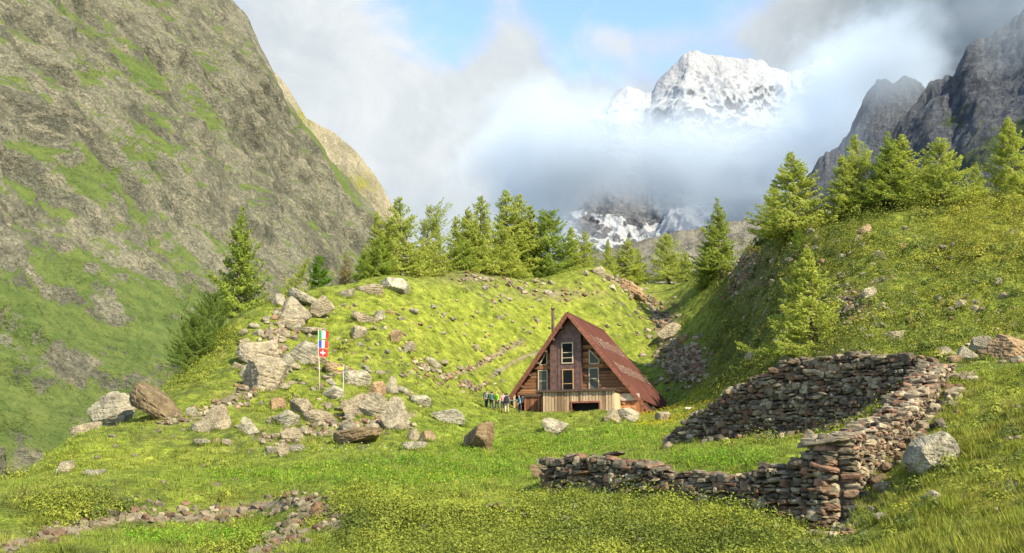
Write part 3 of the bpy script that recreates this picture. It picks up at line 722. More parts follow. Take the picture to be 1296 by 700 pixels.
# ------------------------------------------------------------------ trees
def larch_mesh(seed, R=.27, start=.06, dens=1.0, top_pow=.85, lean=(0, 0), side=None, ragged=.25, droop=.12, col=(.38,.45,.085), tops=1, taper_in=0.0):
    """unit-height larch: (trunk builder, crown vertices, crown colours). side=(angle, amount) makes it one-sided"""
    rg = np.random.default_rng(seed); tr = MB()
    cv, cc, sizes = [], [], []
    def stem(x0, y0, z0, z1, r0, leanx, leany, branches):
        pts = []; 
        for k in range(9):
            f = k / 8; pts.append((x0 + leanx * f ** 1.6 + rg.normal(0, .003), y0 + leany * f ** 1.6 + rg.normal(0, .003), z0 + (z1 - z0) * f))
        tr.tube(pts, [r0 * (1 - .93 * k / 8) for k in range(9)], 7)
        P_ = np.array(pts)
        for b in range(branches):
            f = start + (1 - start) * rg.uniform(0, 1) ** 1.15
            q = np.array([np.interp(f, np.linspace(0, 1, 9), P_[:, j]) for j in range(3)])
            L = R * (1 - f) ** top_pow * (1 - taper_in * max(0, .35 - f) / .35) * (1 + rg.normal(0, ragged)) + .012
            L = max(L, .015); az = rg.uniform(0, 2 * np.pi)
            if side: L *= 1 + side[1] * math.cos(az - side[0])
            rise = -.25 + .95 * f + rg.normal(0, .12)
            d = np.array([math.cos(az), math.sin(az), 0.0]); m = 5
            bp = [q + d * L * s + np.array([0, 0, L * (rise * s - droop * 2 * s * (1 - s) * 1.3 + .18 * s * s)]) for s in np.linspace(0, 1, m)]
            if L > .05: tr.tube(bp[:-1], [r0 * .20 * (1 - f * .7) * (1 - .8 * j / 4) for j in range(m - 1)], 4)
            nc = int(dens * (11 + 300 * L))
            s = rg.uniform(.12, 1.0, nc) ** .8
            base = np.stack([np.interp(s, np.linspace(0, 1, m), np.array(bp)[:, j]) for j in range(3)], 1)
            side_ = rg.choice([-1, 1], nc) * rg.uniform(0, 1, nc) ** .7 * (.36 * L * (1.05 - s) + .010)
            perp = np.array([-d[1], d[0], 0])
            base = base + perp * side_[:, None] + d * np.abs(side_)[:, None] * .5
            base[:, 2] += -np.abs(side_) * .22 + rg.normal(0, .006, nc) - .004
            tone = 1 + rg.normal(0, .10) ; cv.append(base); cc.append(np.full(nc, tone)); sizes.append(np.full(nc, .0092 + .0060 * min(1, L / .15)))
    if tops == 1: stem(0, 0, 0, 1, .020, lean[0], lean[1], 205)
    else:
        stem(0, 0, 0, 1, .020, lean[0], lean[1], 180); 
        for k in range(tops - 1): stem(.07 * (-1) ** k, .02, .05, .84 - .1 * k, .015, .05 * (-1) ** k, 0.02, 130)
    c = np.concatenate(cv); tone = np.concatenate(cc); sz = np.concatenate(sizes); n = len(c)
    v = np.empty((n, 2, 4, 3), np.float32); s = (sz * rg.uniform(.6, 1.25, n))[:, None]
    outw = c.copy(); outw[:, 2] = 0; outw /= np.linalg.norm(outw, axis=1)[:, None] + .02
    for j in range(2):
        # tufts of needles fan outwards and upwards from their twig
        nn = outw * .75 + np.array([0, 0, .55]) + rg.normal(0, .55, (n, 3)); nn /= np.linalg.norm(nn, axis=1)[:, None]
        a = np.cross(nn, rg.normal(0, 1, (n, 3))); a /= np.linalg.norm(a, axis=1)[:, None]
        b = np.cross(nn, a)
        v[:, j, 0] = c - a * s * .9; v[:, j, 1] = c - b * s * .30; v[:, j, 2] = c + a * s * .9; v[:, j, 3] = c + b * s * .30
    col = np.array(col)[None] * (tone * (1 + rg.normal(0, .16, n)))[:, None]
    young = rg.uniform(0, 1, n) < .25; col[young] *= np.array([1.35, 1.22, 1.1])
    cols = np.repeat(np.clip(col, .004, .5)[:, None], 8, 1).reshape(-1, 3)
    return tr, v.reshape(-1, 3), cols

M_BARK = plain('larch_bark', (.10, .075, .055), .95, .4, 22)
M_NEEDLE = leaf_mat('larch_needles', transl=.55, rough=.6)
TREE_KINDS = {
    'broad': dict(seed=1, R=.36, start=.05, dens=1.0, top_pow=1.0, ragged=.22),
    'cone': dict(seed=2, R=.29, start=.04, dens=1.0, top_pow=1.05),
    'cone_b': dict(seed=21, R=.31, start=.09, dens=.85, top_pow=.9, ragged=.42, lean=(.02, .01)),
    'broad_b': dict(seed=22, R=.38, start=.08, dens=.85, top_pow=.85, ragged=.38, side=(1.0, .2)),
    'spire': dict(seed=3, R=.33, start=.14, dens=.95, top_pow=1.25, ragged=.38, col=(.26,.33,.055)),
    'open': dict(seed=4, R=.34, start=.16, dens=.55, top_pow=.55, ragged=.5, side=(0.4, .55), lean=(.07, 0), col=(.35,.41,.075)),
    'narrow': dict(seed=5, R=.22, start=.04, dens=.95, top_pow=.8, ragged=.35),
    'twin': dict(seed=6, R=.27, start=.06, dens=1.0, top_pow=.95, tops=2),
    'dark': dict(seed=7, R=.38, start=.03, dens=1.2, top_pow=.8, ragged=.25, col=(.27,.35,.06)),
    'bush': dict(seed=8, R=.62, start=.02, dens=.8, top_pow=.6, ragged=.25, col=(.16,.24,.026)),
    'darkbush': dict(seed=9, R=.52, start=.02, dens=1.5, top_pow=.55, ragged=.3, side=(3.4, .3), col=(.17,.24,.045)),
    'pale': dict(seed=10, R=.22, start=.05, dens=.5, top_pow=.85, ragged=.4, col=(.27,.22,.09)),
    'leaning': dict(seed=11, R=.30, start=.05, dens=.8, top_pow=.8, lean=(.42, 0), ragged=.35),
    'oval': dict(seed=12, R=.30, start=.03, dens=1.2, top_pow=.55, ragged=.2, taper_in=.4, col=(.14,.26,.026)),
    'round': dict(seed=13, R=.37, start=.05, dens=1.15, top_pow=.55, ragged=.25, col=(.25,.33,.055)),
}
_tree_data = {}
_crest = {}
def crest_y(px):
    """distance of the skyline of the near hills in one direction"""
    k = int(round(px))
    if k not in _crest:
        a, _ = ray(px, 330); Y = np.linspace(82, 215, 270); h = H0(float(a) * Y, Y); _, py = proj(float(a) * Y, Y, h); _crest[k] = float(Y[int(np.argmin(py))])
    return _crest[k]
def tree(px, Y, toppy, kind, label, rot=None, wide=1.0, sink=.15):
    if kind not in _tree_data:
        tr, v, cols = larch_mesh(**TREE_KINDS[kind])
        tme = tr.build('tmp', M_BARK, None, True); td = tme.data; td.name = 'larch_trunk'; bpy.data.objects.remove(tme)
        cme = np_mesh('larch_crown', v, np.arange(len(v)).reshape(-1, 4), False, cols); cme.materials.append(M_NEEDLE)
        _tree_data[kind] = (td, cme)
    td, cme = _tree_data[kind]
    if Y < 60: Y = crest_y(px) + Y
    x = float(ray(px, 330)[0]) * Y; z = Hz(x, Y) - sink
    ztop = float(P(px, toppy, Y).z); h = ztop - z; wide *= random.uniform(.9, 1.12)
    o = empty('larch_tree' if 'bush' not in kind else 'larch_bush', (x, Y, z), random.uniform(0, 6.28) if rot is None else rot)
    if rot is None: o.rotation_euler = (random.gauss(0, .025), random.gauss(0, .03), o.rotation_euler.z)
    o.scale = (h * wide * 1.12, h * wide * 1.12, h)
    tag(o, label, 'tree' if 'bush' not in kind else 'bush', 'larches on the slopes around the hut')
    link('trunk', td, None, o); link('crown', cme, None, o)
    return o

def plant_trees():
    T = tree
    T(303, 112, 263, 'spire', 'tall dark larch spire standing alone at the left edge of the slope', 1.0, .95)
    T(272, 100, 372, 'darkbush', 'dark spreading larch bush under the lone tall larch spire', .4, .8)
    T(252, 95, 402, 'darkbush', 'low dark bush on the left skyline, lowest of the dark bushes', 2.0, .9)
    T(328, 116, 388, 'bush', 'small light green bush just right of the lone larch spire', 1.0, .9)
    T(366, 124, 326, 'leaning', 'thin larch leaning right, behind the stacked boulders on the left crest', 0.0, .75)
    T(405, 126, 324, 'oval', 'small bright green oval tree behind the boulders on the left crest', None, .8)
    T(438, 130, 318, 'pale', 'pale straw coloured dry conifer left of the central grove', None, .9)
    T(462, 3, 318, 'dark', 'dark low larch at the left foot of the central grove', None, 1.0)
    T(482, 5, 268, 'narrow', 'narrow larch behind the left shoulder of the central grove', None, .95)
    T(506, 3, 250, 'cone_b', 'pointed bright larch, tallest in the left half of the central grove', None, 1.0)
    T(538, 2, 262, 'open', 'open ragged larch with its branches reaching right, between two dense larches', 0.0, .9)
    T(553, 5, 285, 'narrow', 'short narrow larch in the gap beside the open ragged larch', None, 1.0)
    T(478, 2, 300, 'dark', 'broad dark larch low at the front left of the central grove', None, 1.05)
    T(535, 0.5, 308, 'broad', 'broad low larch with yellow green branches at the front of the central grove', None, 1.15)
    T(580, 5, 275, 'narrow', 'slim larch with a thin tip left of the double topped larch', None, 1.0)
    T(592, 4, 262, 'twin', 'double topped larch over dark lower branches in mid grove', .3, 1.0)
    T(608, 6, 248, 'cone_b', 'high pointed larch just right of the double topped larch', None, .85)
    T(585, 1.5, 300, 'dark', 'dark broad larch at the foot of the double topped larch', None, 1.1)
    T(643, 6, 243, 'narrow', 'very slender larch with the highest tip of the central grove', None, 1.15)
    T(657, 7, 247, 'narrow', 'second slender larch close beside the highest tip of the grove', 2.5, 1.1)
    T(668, 4, 260, 'cone', 'feathery larch on the right of the two slender tips', None, .95)
    T(635, 2, 290, 'broad_b', 'wide light green larch filling the foot of the slender tips', None, 1.1)
    T(692, 3, 268, 'round', 'rounded dense larch at the right end of the central grove', None, 1.0)
    T(690, 0.5, 335, 'bush', 'low wind swept bush below the rounded larch, over the hut slope', None, 1.2)
    T(722, 3, 288, 'narrow', 'small narrow larch with a dark tip right of the rounded larch', None, 1.25)
    T(739, 3, 293, 'cone_b', 'small cone shaped larch behind the mossy knoll', None, 1.1)
    T(770, 9, 303, 'cone', 'pale small larch standing before the grey moraine, right of the mossy knoll', None, 1.0)
    T(792, 10, 302, 'narrow', 'pale slim larch in the middle before the grey moraine', None, 1.5)
    T(808, 9, 314, 'cone', 'shortest larch in the row before the grey moraine', None, 1.0)
    T(846, 5, 296, 'broad_b', 'broad light green larch at the head of the gully', None, 1.0)
    T(868, 2, 318, 'cone_b', 'yellow green larch leaning on the right of the gully head larch', None, 1.0)
    T(912, 148, 252, 'spire', 'tall larch with a spiky top at the foot of the right hill', None, 1.05)
    T(896, 150, 310, 'round', 'dense round larch left under the spiky topped larch', None, .9)
    T(1010, -9, 195, 'broad', 'great wide larch on the crest of the right hill, first from the gully', None, 1.42)
    T(984, -4, 232, 'narrow', 'slim larch tucked at the left side of the great wide larch', None, 1.2)
    T(1012, 100, 292, 'bush', 'bright green bush below the great wide larch', None, .8)
    T(1024, 72, 316, 'broad', 'bright larch standing alone halfway down the right hill above the stone ruin', None, 1.25)
    T(1074, -4, 197, 'cone', 'larch with a bare lower stem, left of the pair on the right crest', None, 1.05)
    T(1097, -2, 170, 'cone_b', 'tall pointed larch on the right crest before the dark crag', None, 1.0)
    T(1134, -3, 168, 'spire', 'larch with layered open branches on the right crest, dark trunk showing', None, 1.1)
    T(1150, -1, 172, 'narrow', 'slim larch pressed against the layered one on the right crest', None, 1.3)
    T(1196, -5, 174, 'broad_b', 'dense larch with low skirts on the bare right crest', None, 1.05)
    T(1183, -3, 200, 'narrow', 'slim shoulder larch on the left of the dense skirted larch', None, 1.2)
    T(1244, 3, 205, 'cone', 'small blue green young larch alone on the right crest', None, .95)
    T(1292, -3, 150, 'broad', 'big larch cut by the right edge of the picture on the crest', None, 1.0)
    T(1306, 72, 300, 'dark', 'dark larch low at the right edge of the picture', None, .8)
# ------------------------------------------------------------------ rocks
def rock_mat():
    m, t = material('lichen_granite')
    o = t.obj(); r = t.rand(); off = t.vm('ADD', o, t.new('ShaderNodeCombineXYZ').outputs[0])
    sh = t.new('ShaderNodeCombineXYZ'); t.put(sh.inputs[0], t.m('MULTIPLY', r, 37.0)); t.put(sh.inputs[1], t.m('MULTIPLY', r, 11.0))
    v = t.vm('ADD', o, sh.outputs[0])
    n1 = t.noise(v, 1.4, 6, .62); n2 = t.noise(v, 5.5, 6, .66); n3 = t.noise(v, 19.0, 4, .6)
    warm = t.ss(r, .2, .9)
    a = t.mix(warm, (.21, .192, .145), (.24, .198, .135)); b = t.mix(warm, (.37, .338, .25), (.39, .325, .22))
    c = t.mix(t.ss(n1, .40, .60), a, b)
    c = t.mix(t.m('MULTIPLY', t.ss(t.noise(v, 2.4, 6, .7), .56, .66), .7), c, (.43, .405, .31))    # pale crust lichen
    c = t.mix(t.m('MULTIPLY', t.ss(n2, .56, .70), .75), c, (.075, .07, .056))          # dark lichen
    c = t.mix(t.m('MULTIPLY', t.ss(t.noise(v, 3.1, 5, .6), .60, .72), .6), c, (.24, .235, .09))   # yellow-green lichen
    c = t.mix(1.0, c, t.mix(t.ss(n3, .3, .7), (.66, .66, .64), (1.15, 1.13, 1.1)), 'MULTIPLY')
    gz = t.new('ShaderNodeSeparateXYZ'); t.put(gz.inputs[0], t.geo().outputs['Normal'])
    moss = t.m('MULTIPLY', t.ss(t.noise(v, 1.7, 6, .7), .50, .62), t.ss(gz.outputs[2], .15, .75))
    c = t.mix(t.m('MULTIPLY', moss, .55), c, (.105, .115, .035))
    h = t.m('ADD', t.m('MULTIPLY', n2, .8), t.m('MULTIPLY', n3, .35))
    t.out(t.principled(c, .93, t.bump(h, 1.0, .22), spec=.15)); return m
M_ROCK = rock_mat()
def tinted_rock(name, mul):
    m = M_ROCK.copy(); m.name = name
    t = m.node_tree; pb = [n for n in t.nodes if n.type == 'BSDF_PRINCIPLED'][0]
    src = pb.inputs['Base Color'].links[0].from_socket
    mx = t.nodes.new('ShaderNodeMix'); mx.data_type = 'RGBA'; mx.blend_type = 'MULTIPLY'; mx.inputs[0].default_value = 1
    t.links.new(src, mx.inputs[6]); mx.inputs[7].default_value = (*mul, 1); t.links.new(mx.outputs[2], pb.inputs['Base Color'])
    return m
M_ROCK_DARK = tinted_rock('brown_rock', (.62, .52, .42)); M_ROCK_RED = tinted_rock('reddish_rock', (1.0, .80, .66)); M_ROCK_PALE = tinted_rock('pale_rock', (1.18, 1.18, 1.2))

def ico(sub):
    bm = bmesh.new(); bmesh.ops.create_icosphere(bm, subdivisions=sub, radius=1)
    v = np.array([x.co[:] for x in bm.verts]); f = np.array([[x.index for x in q.verts] for q in bm.faces]); bm.free(); return v, f
ICO4, ICO3, ICO2, ICO1 = ico(5), ico(4), ico(3), ico(2)

def rock_shape(seed, base=None, planes=16, lo=.46, hi=.86, slabby=0.0, rough_=.06):
    """a lump broken along random planes: sharp edges, flat faces, ledges and chipped corners"""
    rg = np.random.default_rng(seed); v, f = base or ICO4
    d = v / np.linalg.norm(v, axis=1)[:, None]; r = np.full(len(d), 1.0)
    wob = fbm(d * 1.6 + seed * 2.3, 3) * .10
    for k in range(planes):
        n = rg.normal(0, 1, 3); n[2] *= 1 + slabby; n /= np.linalg.norm(n); off = rg.uniform(lo, hi)
        c = d @ n + wob * .6; ok = c > .05; r[ok] = np.minimum(r[ok], off / c[ok])
    p = d * r[:, None]
    if len(v) > 600:
        n = rg.normal(0, .35, 3) + (0, 0, 1); n /= np.linalg.norm(n)     # bedding: shallow ledges all round
        hgt = p @ n * rg.uniform(4, 7) + fbm(p * 1.5 + seed, 2) * .5; st = hgt - np.floor(hgt)
        p = p * (1 - .055 * sstep(.72, .98, st))[:, None]
        p = p * (1 + rough_ * fbm(p * 2.6 + seed * 3.1, 4, .6)[:, None] + rough_ * .7 * fbm(p * 7.5 + seed, 3, .6, True)[:, None])
    p -= (p.max(0) + p.min(0)) / 2; p /= (p.max(0) - p.min(0)) / 2
    return p, f

def rock_me(seed, **kw):
    p, f = rock_shape(seed, **kw); me = np_mesh('boulder', p, f, False)
    return me
PROTO = {'b%d' % k: rock_me(100 + k) for k in range(9)}
PROTO.update({'s%d' % k: rock_me(200 + k, slabby=2.2, planes=12) for k in range(4)})       # slabs
PROTO.update({'a%d' % k: rock_me(300 + k, planes=9, lo=.40, hi=.72) for k in range(4)})     # angular

ROCK_FEET = []
def boulder(px, py, w, h, proto, label, tilt=(0, 0, None), mat=None, depth=None, deep=.42, group='boulders in the meadow', Y=None):
    """px, py, w, h: where the photo shows it; it stands on the ground found there"""
    if Y is None:
        g = hit(px, min(py + h * .46, 770))
        if g is None: print('no ground for', label); return
    else:
        x_ = float(ray(px, py)[0]) * Y; g = Vector((x_, Y, Hz(x_, Y)))
    d = g.y * CP + g.z * SP; s = d / FPX
    W, Hh = w * s / 2 * 1.08, h * s / 2 * (1 + deep) * 1.08; Dp = (depth if depth else .8) * W
    o = link('boulder', PROTO[proto].copy(), None)
    o.data.materials.clear(); o.data.materials.append(mat or M_ROCK)
    rz = tilt[2] if tilt[2] is not None else random.uniform(-.5, .5)
    # size lives in the mesh so that the grain of the stone keeps its real scale
    o.data.transform(Matrix.Diagonal((W, Dp, Hh, 1)))
    ROCK_FEET.append((g.x, g.y + Dp * .5, W, Dp)); o.rotation_euler = (tilt[0], tilt[1], rz); o.location = (g.x, g.y + Dp * .5, g.z + Hh * (1 - 2 * deep / (1 + deep)) )
    return tag(o, label, 'boulder', group)

def place_boulders():
    B = boulder
    B(192, 517, 74, 30, 's0', 'long thick slab leaning up to the left on the meadow edge, dark underside', (.1, .62, .0), M_ROCK_DARK, .9, .1)
    B(140, 514, 54, 44, 'b1', 'grey rounded boulder on the skyline behind the long leaning slab', (0, -.3, .2), None, .8, .2, Y=70)
    B(108, 550, 36, 14, 's1', 'low flat grey rock on the left skyline below the rounded boulder', (0, -.25, 0), Y=62)
    B(272, 530, 38, 30, 'b2', 'pale blocky boulder with a split face beside the yellow grass', (0, 0, .1))
    B(252, 541, 24, 14, 's2', 'small flat pale stone at the left foot of the split blocky boulder')
    B(240, 522, 16, 12, 'b3', 'small rounded stone between the leaning slab and the blocky boulder')
    B(314, 541, 26, 20, 'a0', 'pale three cornered stone standing alone in the meadow left of the flagpole')
    B(322, 446, 50, 30, 's3', 'big flat topped pale boulder, upper one of the two stacked on the left crest', (0, .12, .1), M_ROCK_PALE)
    B(334, 474, 54, 38, 'b4', 'big square boulder, lower one of the two stacked on the left crest', (0, 0, .3))
    B(309, 470, 18, 14, 'b5', 'small stone wedged left of the two stacked crest boulders')
    B(371, 394, 40, 30, 'a1', 'triangular grey boulder at the top of the left crest', (0, 0, .2))
    B(384, 381, 46, 15, 's0', 'long pale slab lying over the triangular boulder on the left crest', (0, .5, 0), None, .8, .1)
    B(404, 394, 22, 28, 's1', 'pale slab standing on edge at the right end of the crest boulders', (0, .9, 0), None, .8, .1)
    B(352, 381, 16, 16, 'b6', 'small round boulder left behind the triangular one on the crest')
    B(370, 408, 28, 10, 's2', 'flat stone under the triangular crest boulder')
    B(384, 446, 36, 30, 'b7', 'curved grey boulder with a hollow dark side left of the flags', (0, .5, .1), None, .8)
    B(398, 455, 24, 16, 's3', 'sloping pale rock ending behind the flagpole', (0, .4, 0))
    B(391, 421, 40, 9, 's0', 'flat slab behind the topmost of the three flags', (0, -.05, 0))
    B(362, 457, 18, 16, 'b8', 'small grey boulder left of the hollow sided boulder')
    B(420, 500, 28, 16, 'b0', 'pale low boulder right of the flagpole foot', (0, 0, 0), M_ROCK_PALE)
    B(446, 515, 36, 30, 'a2', 'dark faced wedge boulder under the yellow signpost', (0, .2, .4))
    B(468, 514, 42, 28, 'b1', 'broad sloping grey boulder left of the tall upright one', (0, .25, .1))
    B(497, 526, 36, 40, 'b2', 'tall upright grey boulder with lichen, in the middle of the boulder field', (0, 0, .6), None, .8)
    B(477, 496, 26, 22, 'b3', 'brownish boulder behind the broad sloping grey one', (0, 0, .6), M_ROCK_RED)
    B(450, 478, 34, 20, 's3', 'smooth pale slab above the yellow signpost', (0, .2, 0), M_ROCK_PALE)
    B(428, 468, 36, 12, 's1', 'brown tinted flat rock behind the yellow sign', (0, .3, 0), M_ROCK_RED)
    B(608, 554, 48, 34, 'a3', 'dark brown angular boulder alone in the meadow in front of the hikers', (0, .1, .75), M_ROCK_DARK, .95)
    B(703, 540, 32, 22, 'a0', 'pale split rock below the boarded balcony', (0, -.5, 0), M_ROCK_PALE)
    B(776, 527, 22, 16, 'a1', 'grey pointed rock by the dark cellar opening', (0, .5, .2))
    B(795, 525, 28, 15, 's2', 'pale tilted slab right of the pointed rock by the hut', (0, .25, 0), M_ROCK_PALE)
    B(840, 529, 20, 9, 'b4', 'pale stone half hidden in yellow flowers by the roof foot', (0, 0, 0), M_ROCK_PALE)
    B(565, 527, 42, 15, 'a2', 'long pale low rock in the meadow left of the hikers', (0, .15, .2), M_ROCK_PALE)
    B(531, 507, 26, 12, 's3', 'small pale wedge on the grass above the long low rock', (0, .2, 0), M_ROCK_PALE)
    B(452, 552, 60, 17, 's0', 'dark flat boulder with moss overhanging a hollow', (0, -.15, .1), M_ROCK_DARK, .9)
    B(521, 552, 18, 15, 'b5', 'square grey stone right of the mossy overhanging boulder')
    B(541, 553, 20, 13, 'b6', 'reddish stone touching the square grey stone', (0, 0, 0), M_ROCK_RED)
    B(524, 565, 30, 9, 's1', 'flat pale stone in front of the square grey stone', (0, 0, 0), M_ROCK_PALE)
    B(505, 541, 16, 10, 'b7', 'little rounded stone at the foot of the tall upright boulder')
    B(379, 516, 30, 20, 'b8', 'round topped pale boulder left of the boulder field', (0, .2, 0))
    B(400, 527, 36, 13, 's2', 'flat grey boulder in front of the round topped pale one', (0, .1, 0))
    B(360, 531, 34, 18, 'b0', 'low broad boulder, left end of the boulder field', (0, .1, 0))
    B(349, 513, 22, 14, 'b3', 'small tan boulder behind the low broad one', (0, 0, 0), M_ROCK_RED)
    B(366, 553, 28, 17, 'b1', 'rounded boulder by the trampled path left of centre', (0, 0, .5))
    B(383, 546, 16, 11, 'b2', 'little pale stone right of the rounded path boulder', (0, 0, 0), M_ROCK_PALE)
    B(357, 571, 13, 18, 'a3', 'thin upright stone in the rubble below the path', (0, .1, 0))
    B(373, 568, 22, 11, 's3', 'flat stone right of the thin upright one', (0, 0, 0))
    B(342, 571, 16, 10, 'b4', 'grey lump left of the thin upright stone')
    B(254, 560, 20, 7, 's0', 'long flat stone, first of the low row in the dry grass', (0, 0, 0))
    B(271, 560, 13, 6, 'b5', 'reddish stone, middle of the low row in the dry grass', (0, 0, 0), M_ROCK_RED)
    B(285, 561, 15, 7, 'b6', 'grey stone, last of the low row in the dry grass')
    B(80, 592, 22, 15, 'b7', 'pale boulder alone on the yellow slope at far left', (0, 0, 0), M_ROCK_PALE)
    B(118, 599, 26, 7, 's1', 'flat stone lying right of the pale boulder at far left', (0, 0, 0))
    B(1188, 572, 64, 42, 'b1', 'big pale ridged boulder bedded in the grassy bank right of the ruin', (.15, -.1, .5), M_ROCK_PALE, 1.0, .5)
    B(1181, 629, 22, 14, 'b0', 'grey stone showing through the grass below the big bank boulder')
    B(1116, 655, 18, 9, 's2', 'small flat stone in the bank close to the ruin corner')
    B(1246, 437, 30, 20, 'b1', 'rounded grey boulder left of the rocky corner on the far bank', (0, .3, 0))
    B(1264, 444, 18, 14, 'b2', 'small boulder beside the rounded grey one on the far bank')
    B(1282, 442, 48, 28, 'b4', 'reddish rocky outcrop at the right edge above the bank', (0, .3, .3), M_ROCK_RED)
    B(1226, 448, 26, 16, 'a1', 'grey angular rock right behind the high end of the ruin wall')
    B(1210, 455, 18, 10, 's3', 'tan slab by the high end of the ruin wall', (0, 0, 0), M_ROCK_RED)
    B(682, 597, 30, 20, 'a2', 'dark pointed rock at the left end of the low ruin wall', (0, .5, .2), M_ROCK_DARK)
    B(684, 586, 14, 9, 'b3', 'pale stone on the dark pointed rock by the low wall')
    B(453, 421, 20, 15, 'b4', 'pale round boulder high on the slope left of the hut', (0, .2, 0), M_ROCK_PALE)
    B(478, 401, 16, 12, 'b5', 'small pale boulder on the slope under the crest slab', (0, 0, 0), M_ROCK_PALE)
    B(499, 428, 14, 16, 'a3', 'reddish brown pointed rock on the slope left of the hut', (0, .4, 0), M_ROCK_RED)
    B(516, 441, 11, 17, 's0', 'narrow grey stone standing on edge on the slope', (0, 1.1, 0), None, .8, .1)
    B(460, 404, 32, 9, 's1', 'long low slab on the upper slope left of the hut', (0, .35, 0))
    B(497, 488, 18, 20, 'a0', 'tall pale stone on the slope above the boulder field', (0, .3, 0))
    B(547, 462, 22, 8, 's2', 'pale slab tilted down the slope above the hikers', (0, .6, 0), M_ROCK_PALE)
    B(498, 363, 36, 16, 'b6', 'grey rock face breaking the crest below the central grove', (0, 0, 0), M_ROCK_PALE)
    B(466, 367, 34, 12, 's3', 'long grey outcrop left of the rock face on the crest', (0, -.1, 0))
    B(437, 372, 22, 10, 'b7', 'small grey outcrop at the left end of the crest line', (0, 0, 0))
    B(798, 367, 40, 17, 's0', 'reddish overhung outcrop on the ridge right of the hut', (0, .55, 0), M_ROCK_RED)
    B(811, 377, 16, 11, 'b8', 'red stone below the overhung outcrop on the ridge', (0, 0, 0), M_ROCK_RED)
    B(757, 343, 18, 13, 'b0', 'pale rounded boulder on the mossy knoll', (0, .3, 0), M_ROCK_PALE)
    B(849, 421, 36, 18, 'b1', 'big grey boulder in the shaded gully behind the hut', (0, -.4, .3))
    B(1097, 292, 18, 11, 's1', 'pale tilted slab high on the right hill', (0, -.5, 0), M_ROCK_RED)
    B(1088, 303, 12, 10, 'b2', 'small stone below the tilted slab on the right hill')
    B(1143, 315, 14, 9, 'b3', 'tan stone in the middle of the right hill', (0, 0, 0), M_ROCK_RED)
    B(1114, 323, 14, 8, 'b4', 'grey stone left of the tan one on the right hill')
    B(1101, 372, 22, 12, 's2', 'pale tilted rock at the top of the scree on the right hill', (0, -.5, 0), M_ROCK_PALE)
    B(1076, 391, 16, 10, 'b5', 'pale stone at the foot of the scree on the right hill', (0, 0, 0), M_ROCK_PALE)
    B(1219, 387, 16, 9, 'b6', 'pale stone low on the right hill near the picture edge', (0, 0, 0), M_ROCK_PALE)
    B(1134, 425, 24, 12, 'b7', 'mossy low boulder above the ruin wall')
    B(1200, 447, 26, 13, 'a1', 'angular grey boulder above the right end of the ruin', (0, .2, 0))
    B(952, 452, 18, 10, 's3', 'tilted grey slab low on the right hill near the gully', (0, -.7, 0))
    B(985, 434, 14, 8, 'b8', 'grey stone under the lone larch on the right hill')
    B(866, 428, 16, 10, 'b0', 'small reddish boulder at the mouth of the gully', (0, 0, 0), M_ROCK_RED)
    # small stones lying about: nothing tells those of one spot apart
    sm = [np_mesh('stone', *rock_shape(500 + k, base=ICO2, planes=10), False) for k in range(6)]
    for q in sm: q.materials.append(M_ROCK)
    smp = [q.copy() for q in sm]
    for q in smp: q.materials.clear(); q.materials.append(M_ROCK_PALE)
    spots = [
        (52, 'small pale stone scattered in the grass of the slope left of the hut', lambda: (RNG.uniform(430, 640), RNG.uniform(385, 490)), 4, 15),
        (50, 'small grey stone lying between the boulders around the flagpole', lambda: (RNG.uniform(330, 520), RNG.uniform(470, 545)), 5, 18),
        (34, 'small grey stone on the left crest below the triangular boulder', lambda: (RNG.normal(345, 20), RNG.uniform(395, 480)), 6, 19),
        (44, 'small tan stone scattered over the bushy right hill', lambda: (RNG.uniform(960, 1290), RNG.uniform(290, 440)), 4, 15),
        (16, 'small stone sunk in the grassy bank beside the ruin', lambda: (RNG.uniform(1090, 1290), RNG.uniform(500, 695)), 4, 12),
        (20, 'small pale stone in the grass of the gully behind the hut', lambda: (RNG.normal(838, 20), RNG.uniform(375, 470)), 5, 12),
        (12, 'small stone half hidden in the foreground shrubs', lambda: (RNG.uniform(640, 1040), RNG.uniform(650, 698)), 6, 14),
        (22, 'small stone on the dry slope between the leaning slab and the path', lambda: (RNG.uniform(110, 340), RNG.uniform(535, 640)), 4, 11),
        (14, 'small pale stone on the ridge below the central grove', lambda: (RNG.uniform(590, 790), RNG.uniform(347, 385)), 5, 12),
    ]
    for n, lab, f, lo, hi in spots:
        for _ in range(n):
            px, py = f(); g = hit(px, py)
            if g is None: continue
            if not clear_of_buildings(np.array([g.x]), np.array([g.y]))[0]: continue
            s = RNG.uniform(lo, hi) / FPX * g.y / 2
            o = link('stone', random.choice(sm if RNG.uniform() < .6 else smp)); o.location = (g.x, g.y, g.z + s * .2)
            o.scale = (s, s * RNG.uniform(.6, 1), s * RNG.uniform(.45, .8)); o.rotation_euler = (RNG.normal(0, .25), RNG.normal(0, .3), RNG.uniform(0, 6.28))
            tag(o, lab, 'stone', lab.replace('small ', '').replace('stone', 'stones', 1))

